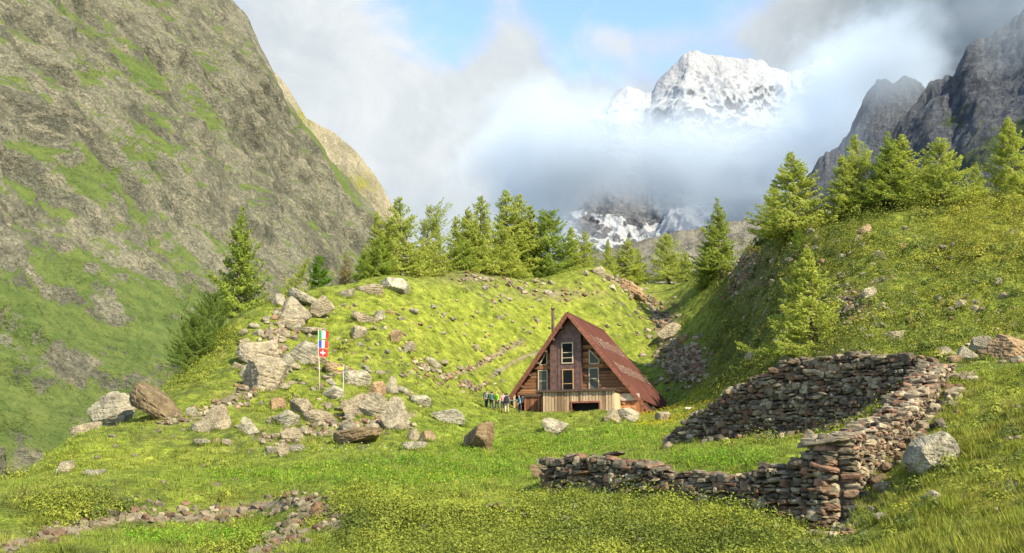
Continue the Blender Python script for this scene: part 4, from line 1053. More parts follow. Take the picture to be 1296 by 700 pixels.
# ------------------------------------------------------------------ rubble heaps nobody could count
STONE_COLS = np.array([(.150,.128,.092),(.200,.168,.118),(.105,.088,.066),(.245,.208,.145),(.135,.092,.062),(.160,.098,.066),(.078,.065,.050)])
m_, t = material('loose_stone')
o_ = t.obj(); n1 = t.noise(o_, 3.5, 6, .65); n2 = t.noise(o_, 16, 5, .65)
c = t.mix(1.0, t.attr('tint'), t.mix(t.ss(n1, .3, .7), (.55, .55, .53), (1.38, 1.35, 1.27)), 'MULTIPLY')
c = t.mix(t.m('MULTIPLY', t.ss(n2, .58, .70), .6), c, (.045, .042, .036))
c = t.mix(t.m('MULTIPLY', t.ss(t.noise(o_, 2.2, 4, .6), .62, .74), .5), c, (.21, .20, .085))
t.out(t.principled(c, .95, t.bump(n2, .6, .05), spec=.1)); M_STONE = m_

def block_shape(seed):
    rg = np.random.default_rng(seed); v, f = ICO2
    d = v / np.linalg.norm(v, axis=1)[:, None]
    p = d / (np.abs(d) ** 8).sum(1)[:, None] ** .125
    for k in range(5):
        n = rg.normal(0, 1, 3); n /= np.linalg.norm(n); c = p @ n; lim = c.max() * rg.uniform(.70, .92); ex = np.maximum(c - lim, 0); p = p - ex[:, None] * n
    p = p * (1 + .10 * fbm(p * 1.3 + seed, 2)[:, None])
    p -= (p.max(0) + p.min(0)) / 2; return p / ((p.max(0) - p.min(0)) / 2)
_srock = [block_shape(700 + k) for k in range(14)]
def stones_mesh(items, name='stones'):
    """items: (x, y, z, sx, sy, sz, rx, ry, rz, colour)"""
    V, F, C = [], [], []; b = 0; f0 = ICO2[1]
    for i, (x, y, z, sx, sy, sz, rx, ry, rz, col) in enumerate(items):
        p = _srock[i % 14] * (sx, sy, sz)
        R = np.array(Matrix.Rotation(rz, 3, 'Z') @ Matrix.Rotation(ry, 3, 'Y') @ Matrix.Rotation(rx, 3, 'X'))
        V.append(p @ R.T + (x, y, z)); F.append(f0 + b); b += len(p); C.append(np.repeat(np.array(col)[None], len(p), 0))
    me = np_mesh(name, np.concatenate(V), np.concatenate(F), False, np.concatenate(C)); me.materials.append(M_STONE); return me

def rubble(name, n, f, lo, hi, tone=(.9, 1.6), sunk=.3):
    items = []
    for _ in range(n):
        px, py = f(); g = hit(px, py)
        if g is None: continue
        s = RNG.uniform(lo, hi) * RNG.uniform(.7, 1.4) / FPX * g.y / 2
        items.append((g.x, g.y, g.z + s * sunk, s, s * RNG.uniform(.6, 1), s * RNG.uniform(.4, .8), RNG.normal(0, .3), RNG.normal(0, .3), RNG.uniform(0, 6.28), STONE_COLS[RNG.integers(0, 6)] * RNG.uniform(*tone)))
    tag(link(name, stones_mesh(items, name)), kind='stuff')

def along(pts, sd):
    pts = np.array(pts, float); seg = np.hypot(*np.diff(pts, axis=0).T); cum = np.concatenate([[0], np.cumsum(seg)])
    def f():
        s = RNG.uniform(0, cum[-1]); return np.interp(s, cum, pts[:, 0]) + RNG.normal(0, sd), np.interp(s, cum, pts[:, 1]) + RNG.normal(0, sd * .5)
    return f
def place_rubble():
    rubble('rubble', 150, lambda: (RNG.uniform(340, 560), RNG.uniform(380, 540)), 2, 7, (.8, 1.5), .1)
    rubble('rubble', 130, lambda: (RNG.uniform(900, 1290), RNG.uniform(300, 460)), 2, 8, (.8, 1.5), .1)
    rubble('rubble', 60, lambda: (RNG.uniform(1090, 1290), RNG.uniform(490, 695)), 2, 8, (.8, 1.5), 0)
    rubble('rubble', 50, lambda: (RNG.uniform(480, 1040), RNG.uniform(630, 698)), 3, 10, (.8, 1.4), .1)
    rubble('rubble', 90, lambda: (RNG.uniform(560, 830), RNG.uniform(350, 440)), 2, 6, (.9, 1.5), .1)
    rubble('rubble', 200, along([(10,690),(60,676),(130,660),(200,652),(270,656),(330,642),(398,632)], 13), 3, 12, (.6, 1.25), .05)
    rubble('rubble', 150, along([(335,697),(372,680),(392,655),(412,650),(428,664)], 12), 3, 14, (.55, 1.15), .1)
    rubble('scree', 330, lambda: (RNG.normal(865, 16), RNG.normal(460, 14)), 3, 8)
    rubble('scree', 170, along([(770,352),(800,368),(832,392),(838,425),(850,450)], 10), 2, 8)
    rubble('scree', 120, lambda: (RNG.normal(1078, 16), RNG.normal(388, 10)), 3, 9)
    rubble('rubble', 170, along([(330,480),(345,440),(360,410)], 12), 3, 9)
    rubble('rubble', 110, along([(205,537),(250,526),(300,510),(330,490)], 8), 3, 9)
    rubble('rubble', 130, along([(340,560),(400,542),(460,535),(520,540)], 10), 3, 9)
    rubble('rubble', 60, along([(590,352),(660,362),(710,378),(740,372)], 12), 2, 8)
    rubble('rubble', 70, along([(520,455),(545,475),(585,492),(615,490)], 8), 3, 8)
    rubble('rubble', 90, along([(1035,676),(1075,668),(1090,640),(1110,612)], 8), 4, 11)
    rubble('rubble', 90, lambda: (RNG.normal(1275, 18), RNG.normal(445, 8)), 4, 12)
    rubble('rubble', 70, along([(560,478),(600,466),(640,443),(660,432)], 3), 2, 5)
    rubble('scree', 90, along([(925,370),(945,340),(960,320)], 6), 3, 7)

# ------------------------------------------------------------------ the dry-stone ruin
def gxy(px, Y): return (float(ray(px, 600)[0]) * Y, Y)
W_A, W_C, W_D, W_E = gxy(696, 36.0), gxy(1052, 29.0), gxy(1196, 43.5), gxy(850, 53.5)
W_B = (W_A[0] + (W_C[0] - W_A[0]) * .47, W_A[1] + (W_C[1] - W_A[1]) * .47)
WALL_LINES = [(W_A, W_C, .50), (W_C, W_D, .75), (W_E, W_D, .6)]

def stone_wall(A, B, top, thick, seed, size=1.0, dark=1.0, out=0.0, loose=0, capw=1.0, label=None, parent=None, name='wall'):
    """top: list of (fraction, top z). Courses of flat stones laid from below the ground up to the broken top."""
    rg = np.random.default_rng(seed); A = np.array(A); B = np.array(B); L = np.linalg.norm(B - A); d = (B - A) / L; nrm = np.array([d[1], -d[0]])
    if nrm[1] > 0: nrm = -nrm
    ang = math.atan2(d[1], d[0]); items = []
    ts = np.linspace(0, 1, 60); base = H(A[0] + d[0] * L * ts + nrm[0] * thick * .5, A[1] + d[1] * L * ts + nrm[1] * thick * .5)
    zmin, zmax = base.min() - .25, max(z for _, z in top); z = zmin
    jx = np.linspace(0, 1, 41); jz = np.clip(fbm(np.stack([jx * L / .9, jx * 0 + seed * 1.7, jx * 0], 1), 3, .6) * .42, -.35, .22)
    def zt(s): return np.interp(s, [q[0] for q in top], [q[1] for q in top]) + np.interp(s, jx, jz)
    def col():
        c = STONE_COLS[rg.integers(0, 7)] * rg.uniform(.7, 1.3)
        return c * dark
    while z < zmax:
        ch = rg.uniform(.07, .19) * size
        for face in (1, -1):
            s = -rg.uniform(0, .3)
            while s < L:
                w = (.14 + .42 * rg.uniform() ** 1.6) * size * (1.7 if rg.uniform() < .08 else 1); hh = ch * (rg.uniform(.65, 1.15) if rg.uniform() < .82 else 1.9)
                f = np.clip((s + w / 2) / L, 0, 1); b = np.interp(f, ts, base)
                if z + ch * .5 < zt(f) + rg.normal(0, .05) and z + ch > b - .3:
                    batter = (zt(f) - z) * .10
                    off = face * (thick * .5 - .14 + batter * .5 + rg.normal(0, .04))
                    dp = .24 * size ** .5 * rg.uniform(.8, 1.25)
                    p = A + d * np.clip(s + w / 2, 0.05, L - .05) + nrm * off
                    items.append((p[0], p[1], z + hh / 2 + rg.normal(0, .02), w * .53, dp, hh * .56, rg.normal(0, .08), rg.normal(0, .13), ang + rg.normal(0, .16), col()))
                s += w * rg.uniform(.9, 1.05)
        z += ch * .92
    # core and the broken top course
    n = int(L * 9 * capw)
    for k in range(n):
        f = rg.uniform(0, 1); w = rg.uniform(.22, .55) * size; off = rg.uniform(-.5, .5) * thick
        p = A + d * (f * L) + nrm * off
        items.append((p[0], p[1], zt(f) + rg.normal(-.02, .05), w * .6, w * .45 * rg.uniform(.7, 1.2), .09 * size * rg.uniform(.6, 1.5), rg.normal(0, .16), rg.normal(0, .16), rg.uniform(0, 6.28), col() * 1.12))
    for k in range(loose):
        f = rg.uniform(0, 1); off = thick * .5 + abs(rg.normal(0, .45)); x, y = A + d * (f * L) + nrm * off
        s_ = rg.uniform(.07, .26); items.append((x, y, Hz(x, y) + s_ * .3, s_, s_ * .8, s_ * .6, rg.normal(0, .3), rg.normal(0, .3), rg.uniform(0, 6.28), col()))
    me = stones_mesh(items, 'dry_stone_wall')
    o = link(name, me, None, parent)
    if label: o['label'] = label
    # earth packed between the two faces keeps the joints dark
    core = MB(); k = 24
    for i in range(k):
        f0, f1 = i / k, (i + 1) / k; z1 = float(zt((f0 + f1) / 2)) - .10
        p, q = A + d * L * f0, A + d * L * f1; zb = float(np.interp((f0 + f1) / 2, ts, base)) - .5
        if z1 > zb + .1: core.bar((p[0], p[1], (z1 + zb) / 2), (q[0], q[1], (z1 + zb) / 2), max(.1, thick - .34), z1 - zb)
    core.build('earth_fill', M_EARTH, o)
    return o
M_EARTH = plain('dark_earth', (.06, .05, .04), 1.0, .3, 5)

def build_ruin():
    r = tag(empty('stone_ruin', (W_C[0], W_C[1], Hz(*W_C))), 'roofless ruin of dry stone walls in the right foreground', 'ruin')
    M_inv = Matrix.Translation(-Vector(r.location))
    def zpx(p, py): return float(ray(0, py)[1] * 0 + (P(648, py, p[1]).z))
    def at(A, B, f, py):
        y = A[1] + (B[1] - A[1]) * f; x = A[0] + (B[0] - A[0]) * f
        px = 648 + FPX * x / y
        return (f, float(P(px, py, y).z))
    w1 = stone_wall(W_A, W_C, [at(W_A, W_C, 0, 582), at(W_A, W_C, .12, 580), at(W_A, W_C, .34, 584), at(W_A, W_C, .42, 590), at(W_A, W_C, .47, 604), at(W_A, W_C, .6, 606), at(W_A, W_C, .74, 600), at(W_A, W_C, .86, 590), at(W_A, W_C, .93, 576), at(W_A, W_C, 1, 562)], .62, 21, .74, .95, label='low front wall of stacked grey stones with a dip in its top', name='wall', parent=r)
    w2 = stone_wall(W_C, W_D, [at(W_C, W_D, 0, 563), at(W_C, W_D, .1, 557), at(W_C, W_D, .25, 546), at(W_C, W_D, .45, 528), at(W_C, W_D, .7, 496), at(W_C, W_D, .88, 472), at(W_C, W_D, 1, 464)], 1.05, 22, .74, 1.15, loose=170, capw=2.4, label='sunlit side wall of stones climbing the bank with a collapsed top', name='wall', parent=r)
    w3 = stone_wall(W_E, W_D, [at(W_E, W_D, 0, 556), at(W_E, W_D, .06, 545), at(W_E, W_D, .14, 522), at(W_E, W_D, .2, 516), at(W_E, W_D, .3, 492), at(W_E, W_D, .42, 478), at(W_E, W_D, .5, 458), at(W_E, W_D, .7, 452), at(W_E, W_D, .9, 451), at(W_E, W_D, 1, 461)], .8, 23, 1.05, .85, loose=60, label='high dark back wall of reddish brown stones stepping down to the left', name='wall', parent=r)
    cor = []
    rg = np.random.default_rng(31); z = Hz(*W_C) - .2; k = 0; ang1 = math.atan2(W_C[1] - W_A[1], W_C[0] - W_A[0]); ang2 = math.atan2(W_D[1] - W_C[1], W_D[0] - W_C[0])
    ztop = float(P(1052, 562, W_C[1]).z)
    while z < ztop:
        big = k == 6; h = .34 if big else rg.uniform(.13, .24); a = (ang1, ang2)[k % 2]
        ln = .60 if k % 2 else .52
        cx = W_C[0] - math.cos(ang1) * (.12 if k % 2 else .26) + math.cos(ang2) * (.22 if k % 2 else .05); cy = W_C[1] - math.sin(ang1) * .2 + math.sin(ang2) * .12
        cor.append((cx, cy, z + h / 2, ln, .30, h * .56, 0, rg.normal(0, .04), a + rg.normal(0, .06), STONE_COLS[[3, 4, 1, 5, 1, 4, 3, 0][k % 8]] * 1.15)); z += h * .92; k += 1
    cor.append((W_C[0] - .15, W_C[1] + .1, ztop + .05, .75, .42, .08, .03, -.12, ang1, STONE_COLS[0]))
    cor.append((W_C[0] + .18, W_C[1] + .35, ztop - .22, .55, .25, .30, 0, 0, ang2, STONE_COLS[3] * 1.1))
    q = link('quoin', stones_mesh(cor, 'quoin'), None, r)
    for o in (w1, w2, w3, q): o.matrix_parent_inverse = M_inv

def dead_branch(px, py, n, size, label, seed):
    g = hit(px, py); rg = random.Random(seed); mb = MB()
    for k in range(n):
        a = rg.uniform(0, 6.28); p = Vector((rg.gauss(0, .08), rg.gauss(0, .08), .05)); pts = [p]; d = Vector((math.cos(a), math.sin(a) * .6, rg.uniform(.05, .35))).normalized()
        for j in range(5): d = (d + Vector((rg.gauss(0, .25), rg.gauss(0, .25), rg.gauss(-.05, .12)))).normalized(); pts.append(pts[-1] + d * size * rg.uniform(.12, .24))
        mb.tube(pts, [.022 * (1 - .15 * j) for j in range(6)], 5)
    o = mb.build('dead_branch', M_DEAD, None, True); o.location = g; tag(o, label, 'branch')
M_DEAD = plain('bleached_dead_wood', (.20, .185, .155), .9, .3, 9)
def place_branches():
    dead_branch(728, 662, 9, .75, 'bleached dead branches sticking out of the shrubs in the bottom centre', 3)
    dead_branch(700, 684, 5, .9, 'long bare stick lying in the shrubs near the bottom edge', 8)
# ------------------------------------------------------------------ the A-frame hut
def wood_mat(name, cols, axis, pitch, rough_=.85, grain=(1, 1, 14)):
    """boards of differing tone: the tone changes from board to board along one axis"""
    m, t = material(name); o = t.obj()
    sx = t.new('ShaderNodeSeparateXYZ'); t.put(sx.inputs[0], o)
    idx = t.m('FLOOR', t.m('DIVIDE', sx.outputs[axis], pitch))
    wn = t.new('ShaderNodeTexWhiteNoise', noise_dimensions='1D'); t.put(wn.inputs['W'], idx)
    r = wn.outputs['Value']
    n = t.noise(t.stretch(o, grain), 1.0, 6, .7); n2 = t.noise(o, .9, 4, .6)
    f = t.m('ADD', t.m('MULTIPLY', r, .6), t.m('MULTIPLY', n2, .5))
    c = t.mix(t.ss(f, .25, .55), cols[0], cols[1]); c = t.mix(t.ss(f, .6, .95), c, cols[2])
    c = t.mix(t.m('MULTIPLY', t.ss(n, .5, .72), .6), c, tuple(x * .35 for x in cols[0]))
    t.out(t.principled(c, rough_, t.bump(n, .4, .02), spec=.2)); return m

def build_hut():
    root = tag(empty('mountain_hut', HUT_O, -HUT_A), 'A-frame wooden mountain hut with a steep rust red sheet roof', 'hut')
    WOOD_LOG = wood_mat('weathered_log', ((.055,.028,.017), (.17,.080,.038), (.40,.20,.085)), 2, .32, .85, (1.2, 1.2, 16))
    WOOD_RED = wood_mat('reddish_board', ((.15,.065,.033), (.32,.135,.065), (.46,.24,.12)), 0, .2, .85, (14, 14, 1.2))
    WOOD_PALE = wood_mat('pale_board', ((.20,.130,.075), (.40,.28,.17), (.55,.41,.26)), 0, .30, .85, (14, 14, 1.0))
    BARGE = plain('red_brown_barge_paint', (.20, .075, .045), .7, .35, 5)
    BEAM = plain('dark_timber', (.075, .050, .036), .85, .4, 8)
    PLATE = plain('brown_metal_sheet', (.105, .058, .048), .55, .3, 3)
    FRAME = plain('varnished_window_wood', (.34, .20, .095), .6, .25, 8)
    FRAME2 = plain('pale_window_wood', (.42, .33, .21), .7, .25, 8)
    CREAM = plain('cream_panel', (.45, .40, .32), .8, .15, 3)
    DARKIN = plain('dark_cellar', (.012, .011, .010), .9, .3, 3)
    m, t = material('window_glass'); o = t.obj()
    t.out(t.principled(t.mix(t.noise(o, 1.2, 3), (.004,.005,.006), (.012,.014,.012)), .4, spec=.05)); GLASS = m
    m, t = material('frosted_glass'); o = t.obj()
    t.out(t.principled(t.mix(t.noise(o, 1.5, 3), (.050,.052,.040), (.120,.124,.095)), .6, spec=.05)); GLASS2 = m
    m, t = material('rusty_red_roofing'); o = t.obj()
    n = t.noise(t.stretch(o, (.5, 5.0, .5)), 1.0, 6, .65); n2 = t.noise(o, .35, 5, .6); n3 = t.noise(t.stretch(o, (1, 10, 1)), 1.2, 4, .7)
    c = t.mix(t.ss(n, .35, .68), (.056, .021, .016), (.098, .036, .026)); c = t.mix(t.m('MULTIPLY', t.ss(n2, .45, .7), .55), c, (.12, .052, .038))
    c = t.mix(t.m('MULTIPLY', t.ss(n3, .60, .75), .45), c, (.05, .022, .018))
    t.out(t.principled(c, .8, t.bump(n, .25, .02), spec=.12)); ROOF = m
    PAINT = plain('faded_white_paint', (.30, .22, .165), .8, .4, 9)

    SL = 1.26; AP = 9.45
    def roof_slab(name, sgn, ex_f, ez_f, ey_f, ex_b, ez_b, ey_b):
        """corrugated sheet from ridge to eave with a real underside"""
        n = 150; V, F = [], []
        A0, A1 = Vector((0, -1.6, AP)), Vector((0, 12.9, AP)); E0, E1 = Vector((sgn * ex_f, ey_f, ez_f)), Vector((sgn * ex_b, ey_b, ez_b))
        nr = Vector((sgn * SL, 0, 1)).normalized()
        for k in range(n + 1):
            f = k / n; off = .035 * (1 if k % 2 else -1)
            for p in (A0.lerp(A1, f), E0.lerp(E1, f)): V += [p + nr * off, p - nr * (.10 - off)]
        for k in range(n):
            a = 4 * k; b = a + 4
            F += [(a, b, b+2, a+2), (a+1, a+3, b+3, b+1), (a+2, b+2, b+3, a+3), (a, a+1, b+1, b)]
        F += [(0, 2, 3, 1), (4*n, 4*n+1, 4*n+3, 4*n+2)]
        mb = MB(); mb.add(V, F); return mb.build(name, ROOF, root)
    rr = roof_slab('roof', 1, 6.62, 1.12, -.25, 7.65, .22, 14.2); rl = roof_slab('roof', -1, 6.45, 1.33, -.25, 6.45, 1.33, 12.9)
    mb = MB(); mb.prism([(-.16, AP - .12), (0, AP + .11), (.16, AP - .12)], 'y', -1.62, 12.95); mb.build('ridge_cap', ROOF, rr)
    # faded lettering in two rows on the sunny side: only its strokes can be made out
    nr = Vector((SL, 0, 1)).normalized(); rl_ = random.Random(5)
    def on_roof(x, y):
        f = (y + 1.6) / 14.5; a = Vector((0, -1.6, AP)).lerp(Vector((0, 12.9, AP)), f); e = Vector((6.62, -.25, 1.12)).lerp(Vector((7.65, 14.2, .22)), f)
        return a.lerp(e, x / 6.9) + nr * .075
    for (x0, x1, ys) in ((1.55, 2.55, [.5, 1.9, 2.5, 3.3, 3.9, 4.7, 5.5, 6.3, 7.3, 8.0, 9.0, 9.8, 10.8]), (3.75, 4.65, [.8, 1.3, 2.2, 3.0, 3.6, 4.3, 5.0, 5.8, 6.5, 7.3, 8.2, 8.9, 9.8, 10.8, 11.6])):
        mb = MB()
        for k, y in enumerate(ys):
            s = rl_.uniform(-.06, .12); mb.bar(on_roof(x0 + s, y), on_roof(x1 + rl_.uniform(-.12, .06), y + rl_.uniform(-.12, .12)), .085, .03, nr)
            if k % 3 == 1 and k + 1 < len(ys): xm = rl_.choice([x0 + .08, (x0 + x1) / 2, x1 - .08]); mb.bar(on_roof(xm, y + .1), on_roof(xm, ys[k + 1] - .1), .08, .028, nr)
        mb.build('lettering', PAINT, rr)
    # barge boards and purlin ends
    mb = MB(); mb.bar((0, -1.68, AP - .10), (-6.62, -.33, AP - .10 - SL * 6.62), .09, .42, (-SL, 0, 1)); mb.build('barge_board', BARGE, root)
    mb = MB(); mb.bar((.05, -1.68, AP - .14), (7.5, -.33, AP - .14 - SL * 7.5), .09, .34, (SL, 0, 1)); mb.build('barge_board', BARGE, root)
    for sg in (-1, 1):
        for k in range(7):
            x = .75 + k * .88; z = AP - SL * x - .42; y0 = -1.52 + 1.3 * x / 6.5
            mb = MB(); mb.box(sg * x - .10, sg * x + .10, y0, 0.0, z - .11, z + .11); mb.build('purlin', BEAM, root)
    # gable wall of logs
    mb = MB(); z = 1.72; rg = random.Random(3)
    while z < 9.0:
        hw = (AP - .30 - z - .28) / SL
        if hw > .1: yy = rg.uniform(-.05, .03); mb.box(-hw, hw, yy, .25, z, z + .285)
        z += .32
    mb.prism([(-6.05, 1.6), (6.05, 1.6), (0, 9.1)], 'y', .12, .2)
    mb.build('gable_wall', WOOD_LOG, root)
    mb = MB(); mb.prism([(-6.7, 0.0), (-6.7, .9), (0, 9.2), (6.7, .9), (6.7, 0.0)], 'y', 12.4, 12.6); mb.build('gable_wall', WOOD_LOG, root)
    # shaded return of the lower storey
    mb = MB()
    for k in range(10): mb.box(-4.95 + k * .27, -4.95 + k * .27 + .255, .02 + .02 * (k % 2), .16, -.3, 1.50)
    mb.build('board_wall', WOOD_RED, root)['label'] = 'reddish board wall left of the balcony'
    mb = MB(); mb.box(-4.98, -2.2, -.08, .20, 1.51, 1.71); mb.build('beam', BEAM, root)
    mb = MB(); mb.box(4.7, 6.9, .05, .2, -.4, .92); mb.build('board_wall', WOOD_RED, root)
    mb = MB(); mb.box(4.72, 6.55, -.02, .16, .95, 1.62); mb.build('panel', CREAM, root)['label'] = 'cream panel under the right eave'
    # balcony storey of vertical boards
    bal = MB(); x = -2.25; rg = random.Random(4)
    while x < 4.72:
        w = rg.uniform(.26, .34); yy = -2.4 + rg.uniform(-.03, .03)
        z0 = .70 if .55 < x + w / 2 < 3.3 else -.35
        bal.box(x, x + w - .045, yy, yy + .05, z0, 1.74); x += w
    y = -2.36
    while y < -.02: bal.box(4.70, 4.75, y, min(y + .2, 0), -.35, 1.74); y += .214
    y = -2.36
    while y < -.02: bal.box(-2.28, -2.23, y, min(y + .2, 0), -.35, 1.74); y += .214
    bal.box(-2.2, 4.68, -2.3, -.05, 1.62, 1.70)
    b = bal.build('balcony', WOOD_PALE, root)
    mb = MB(); mb.box(-3.0, 4.95, -2.62, .0, 1.745, 1.80); mb.box(-2.95, 4.9, -2.60, -2.46, 1.802, 1.96); mb.build('ledge', BEAM, b)
    mb = MB(); mb.box(.50, 3.32, -2.48, -2.33, .66, .82); mb.box(.46, .60, -2.47, -2.33, -.35, .658); mb.box(3.24, 3.38, -2.47, -2.33, -.35, .658); mb.build('opening_frame', BARGE, b)
    mb = MB(); mb.box(.6, 3.24, -1.6, -1.5, -.35, .9); mb.build('cellar', DARKIN, b)  # near-black panel: the shade inside the opening, painted as a colour
    # brown sheet-metal bay up to the apex
    mb = MB(); mb.prism([(-2.1, 1.81), (1.05, 1.81), (1.05, 7.72), (-.05, 9.05), (-2.1, 6.5)], 'y', -.55, .1)
    for xx in (-2.05, -1.28, -1.22, .48, .98): mb.box(xx - .035, xx + .035, -.59, -.551, 1.85, 6.4 if xx < -1.5 else 7.3)
    mb.build('bay', PLATE, root)
    def window(x0, x1, z0, z1, y, fr, gl, bars, label=None, w=.10):
        f = MB(); f.box(x0, x0 + w, y - .07, y, z0, z1); f.box(x1 - w, x1, y - .07, y, z0, z1)
        f.box(x0 + w, x1 - w, y - .07, y, z0, z0 + w); f.box(x0 + w, x1 - w, y - .07, y, z1 - w, z1)
        for q in bars: f.box(x0 + w, x1 - w, y - .06, y - .01, z0 + (z1 - z0) * q - .035, z0 + (z1 - z0) * q + .035)
        o = f.build('window', fr, root)
        if label: o['label'] = label
        g = MB(); g.box(x0 + w, x1 - w, y - .035, y - .015, z0 + w, z1 - w); g.build('pane', gl, o)
    window(-.92, .26, 4.62, 6.68, -.56, FRAME2, GLASS, (.27, .52), 'upper middle window with two cross bars')
    window(-.88, .28, 1.98, 4.08, -.56, FRAME, GLASS, (.33,), 'lower middle window with an orange wooden frame')
    window(-3.50, -2.50, 1.95, 4.12, -.06, FRAME2, GLASS2, (.5,), 'tall pale curtained window left of the bay')
    window(1.66, 2.68, 2.05, 4.2, -.06, FRAME2, GLASS2, (.5,), 'tall pale curtained window right of the bay')
    def tri(poly, inner, gl):
        f = MB(); n = len(poly)
        for k in range(n):
            p, q = poly[k], poly[(k + 1) % n]; f.bar((p[0], -.09, p[1]), (q[0], -.09, q[1]), .11, .06, (0, 1, 0))
        o = f.build('window', FRAME2, root); g = MB(); g.prism(poly, 'y', -.075, -.06); g.build('pane', gl, o)
    tri([(-3.35, 4.62), (-2.58, 4.62), (-2.58, 5.95)], None, GLASS); tri([(1.74, 4.58), (2.68, 4.58), (2.68, 4.95), (1.74, 5.95)], None, GLASS2)
    mb = MB(); mb.box(-4.05, -2.25, -.16, -.055, 4.22, 4.50); mb.build('beam', WOOD_LOG, root); mb = MB(); mb.box(1.5, 3.2, -.16, -.055, 4.26, 4.5); mb.build('beam', WOOD_LOG, root)
    mb = MB(); mb.box(-5.98, -5.82, -.35, -.18, -.4, 1.75); mb.build('post', FRAME2, root)
    # feet of the rafters under the sunny eave
    for y in (2.2, 5.0, 7.8, 10.6):
        mb = MB(); mb.bar((5.9, y, AP - SL * 5.9 - .32), (7.6, y, AP - SL * 7.6 - .32), .2, .3, (SL, 0, 1)); mb.build('rafter', BEAM, root)
    mb = MB(); mb.box(5.75, 5.9, .25, 12.3, -.6, 1.35); mb.build('board_wall', WOOD_LOG, root)
    mb = MB(); mb.box(-5.9, -5.75, .25, 12.3, -.6, 1.55); mb.build('board_wall', WOOD_LOG, root)
    # stove pipe
    ch = MB(); ch.tube([(-2.25, 1.0, 6.2), (-2.25, 1.0, 10.25)], .155, 12); c = ch.build('chimney', plain('rusty_pipe', (.075, .042, .034), .7, .4, 4), root, True)
    mb = MB(); mb.tube([(-2.25, 1.0, 10.25), (-2.25, 1.0, 10.36)], .23, 12); mb.tube([(-2.38, 1.0, 10.3), (-2.30, 1.0, 10.75)], .045, 6); mb.tube([(-2.12, 1.0, 10.3), (-2.14, 1.0, 10.5)], .04, 6); mb.build('cowl', BEAM, c)
    # things beside the hut
    g = hut_to_world(-5.6, -1.3); z = Hz(g.x, g.y)
    tb = tag(empty('picnic_table', (g.x, g.y, z), -HUT_A), 'grey weathered table under the left eave of the hut', 'table')
    GREY = plain('grey_weathered_wood', (.30, .28, .24), .9, .25, 7)
    mb = MB(); mb.box(-.85, .85, -.4, .4, .74, .82); mb.build('tabletop', GREY, tb)
    for sx in (-.65, .65):
        for sy in (-.3, .3): mb = MB(); mb.box(sx - .05, sx + .05, sy - .05, sy + .05, -.1, .739); mb.build('leg', BEAM, tb)
    g = hut_to_world(5.9, -2.0); z = Hz(g.x, g.y)
    bn = tag(empty('bench', (g.x, g.y, z), -HUT_A), 'orange wooden bench beneath the right eave of the hut', 'bench')
    OR = plain('orange_varnish', (.42, .19, .07), .6, .2, 7)
    mb = MB(); mb.box(-.75, .75, -.22, .22, .42, .47); mb.build('seat', OR, bn); mb = MB(); mb.box(-.75, .75, .20, .25, .60, .80); mb.build('backrest', OR, bn)
    for sx in (-.66, .66): mb = MB(); mb.box(sx - .05, sx + .05, -.2, .19, -.1, .419); mb.box(sx - .05, sx + .05, .19, .25, .47, .599); mb.build('leg', OR, bn)

# ------------------------------------------------------------------ flags and signs
def flag_mesh(name, w, h, colours, cross=False, seed=0, parent=None):
    n, k = 42, 30; V = []; F = []; mats = [plain(name + '_' + c[0], c[1], .8, .06, 3) for c in colours]
    rg = random.Random(seed); ph = rg.uniform(0, 6)
    for j in range(k + 1):
        for i in range(n + 1):
            x = i / n * w; z = -j / k * h; V.append((x, .07 * math.sin(x * 7.5 + ph + z * 1.5) * (x / w), z - .10 * (x / w) ** 1.5 * h + .03 * math.sin(x * 6 + ph) * x / w))
    me = bpy.data.meshes.new(name); idx = []
    for j in range(k):
        for i in range(n):
            a = j * (n + 1) + i; F.append((a, a + 1, a + n + 2, a + n + 1))
            u, v = (i + .5) / n, (j + .5) / k
            if cross: uu, vv = abs(u - .5) * w, abs(v - .5) * h; idx.append(1 if (uu < .052 and vv < .34 * h) or (vv < .052 and uu < .34 * h) else 0)
            else: idx.append(min(2, int(u * 3)))
    me.from_pydata(V, [], F)
    for mm in mats: me.materials.append(mm)
    me.polygons.foreach_set('material_index', idx)
    o = link(name, me, None, parent); sm = o.modifiers.new('thickness', 'SOLIDIFY'); sm.thickness = .006; return o

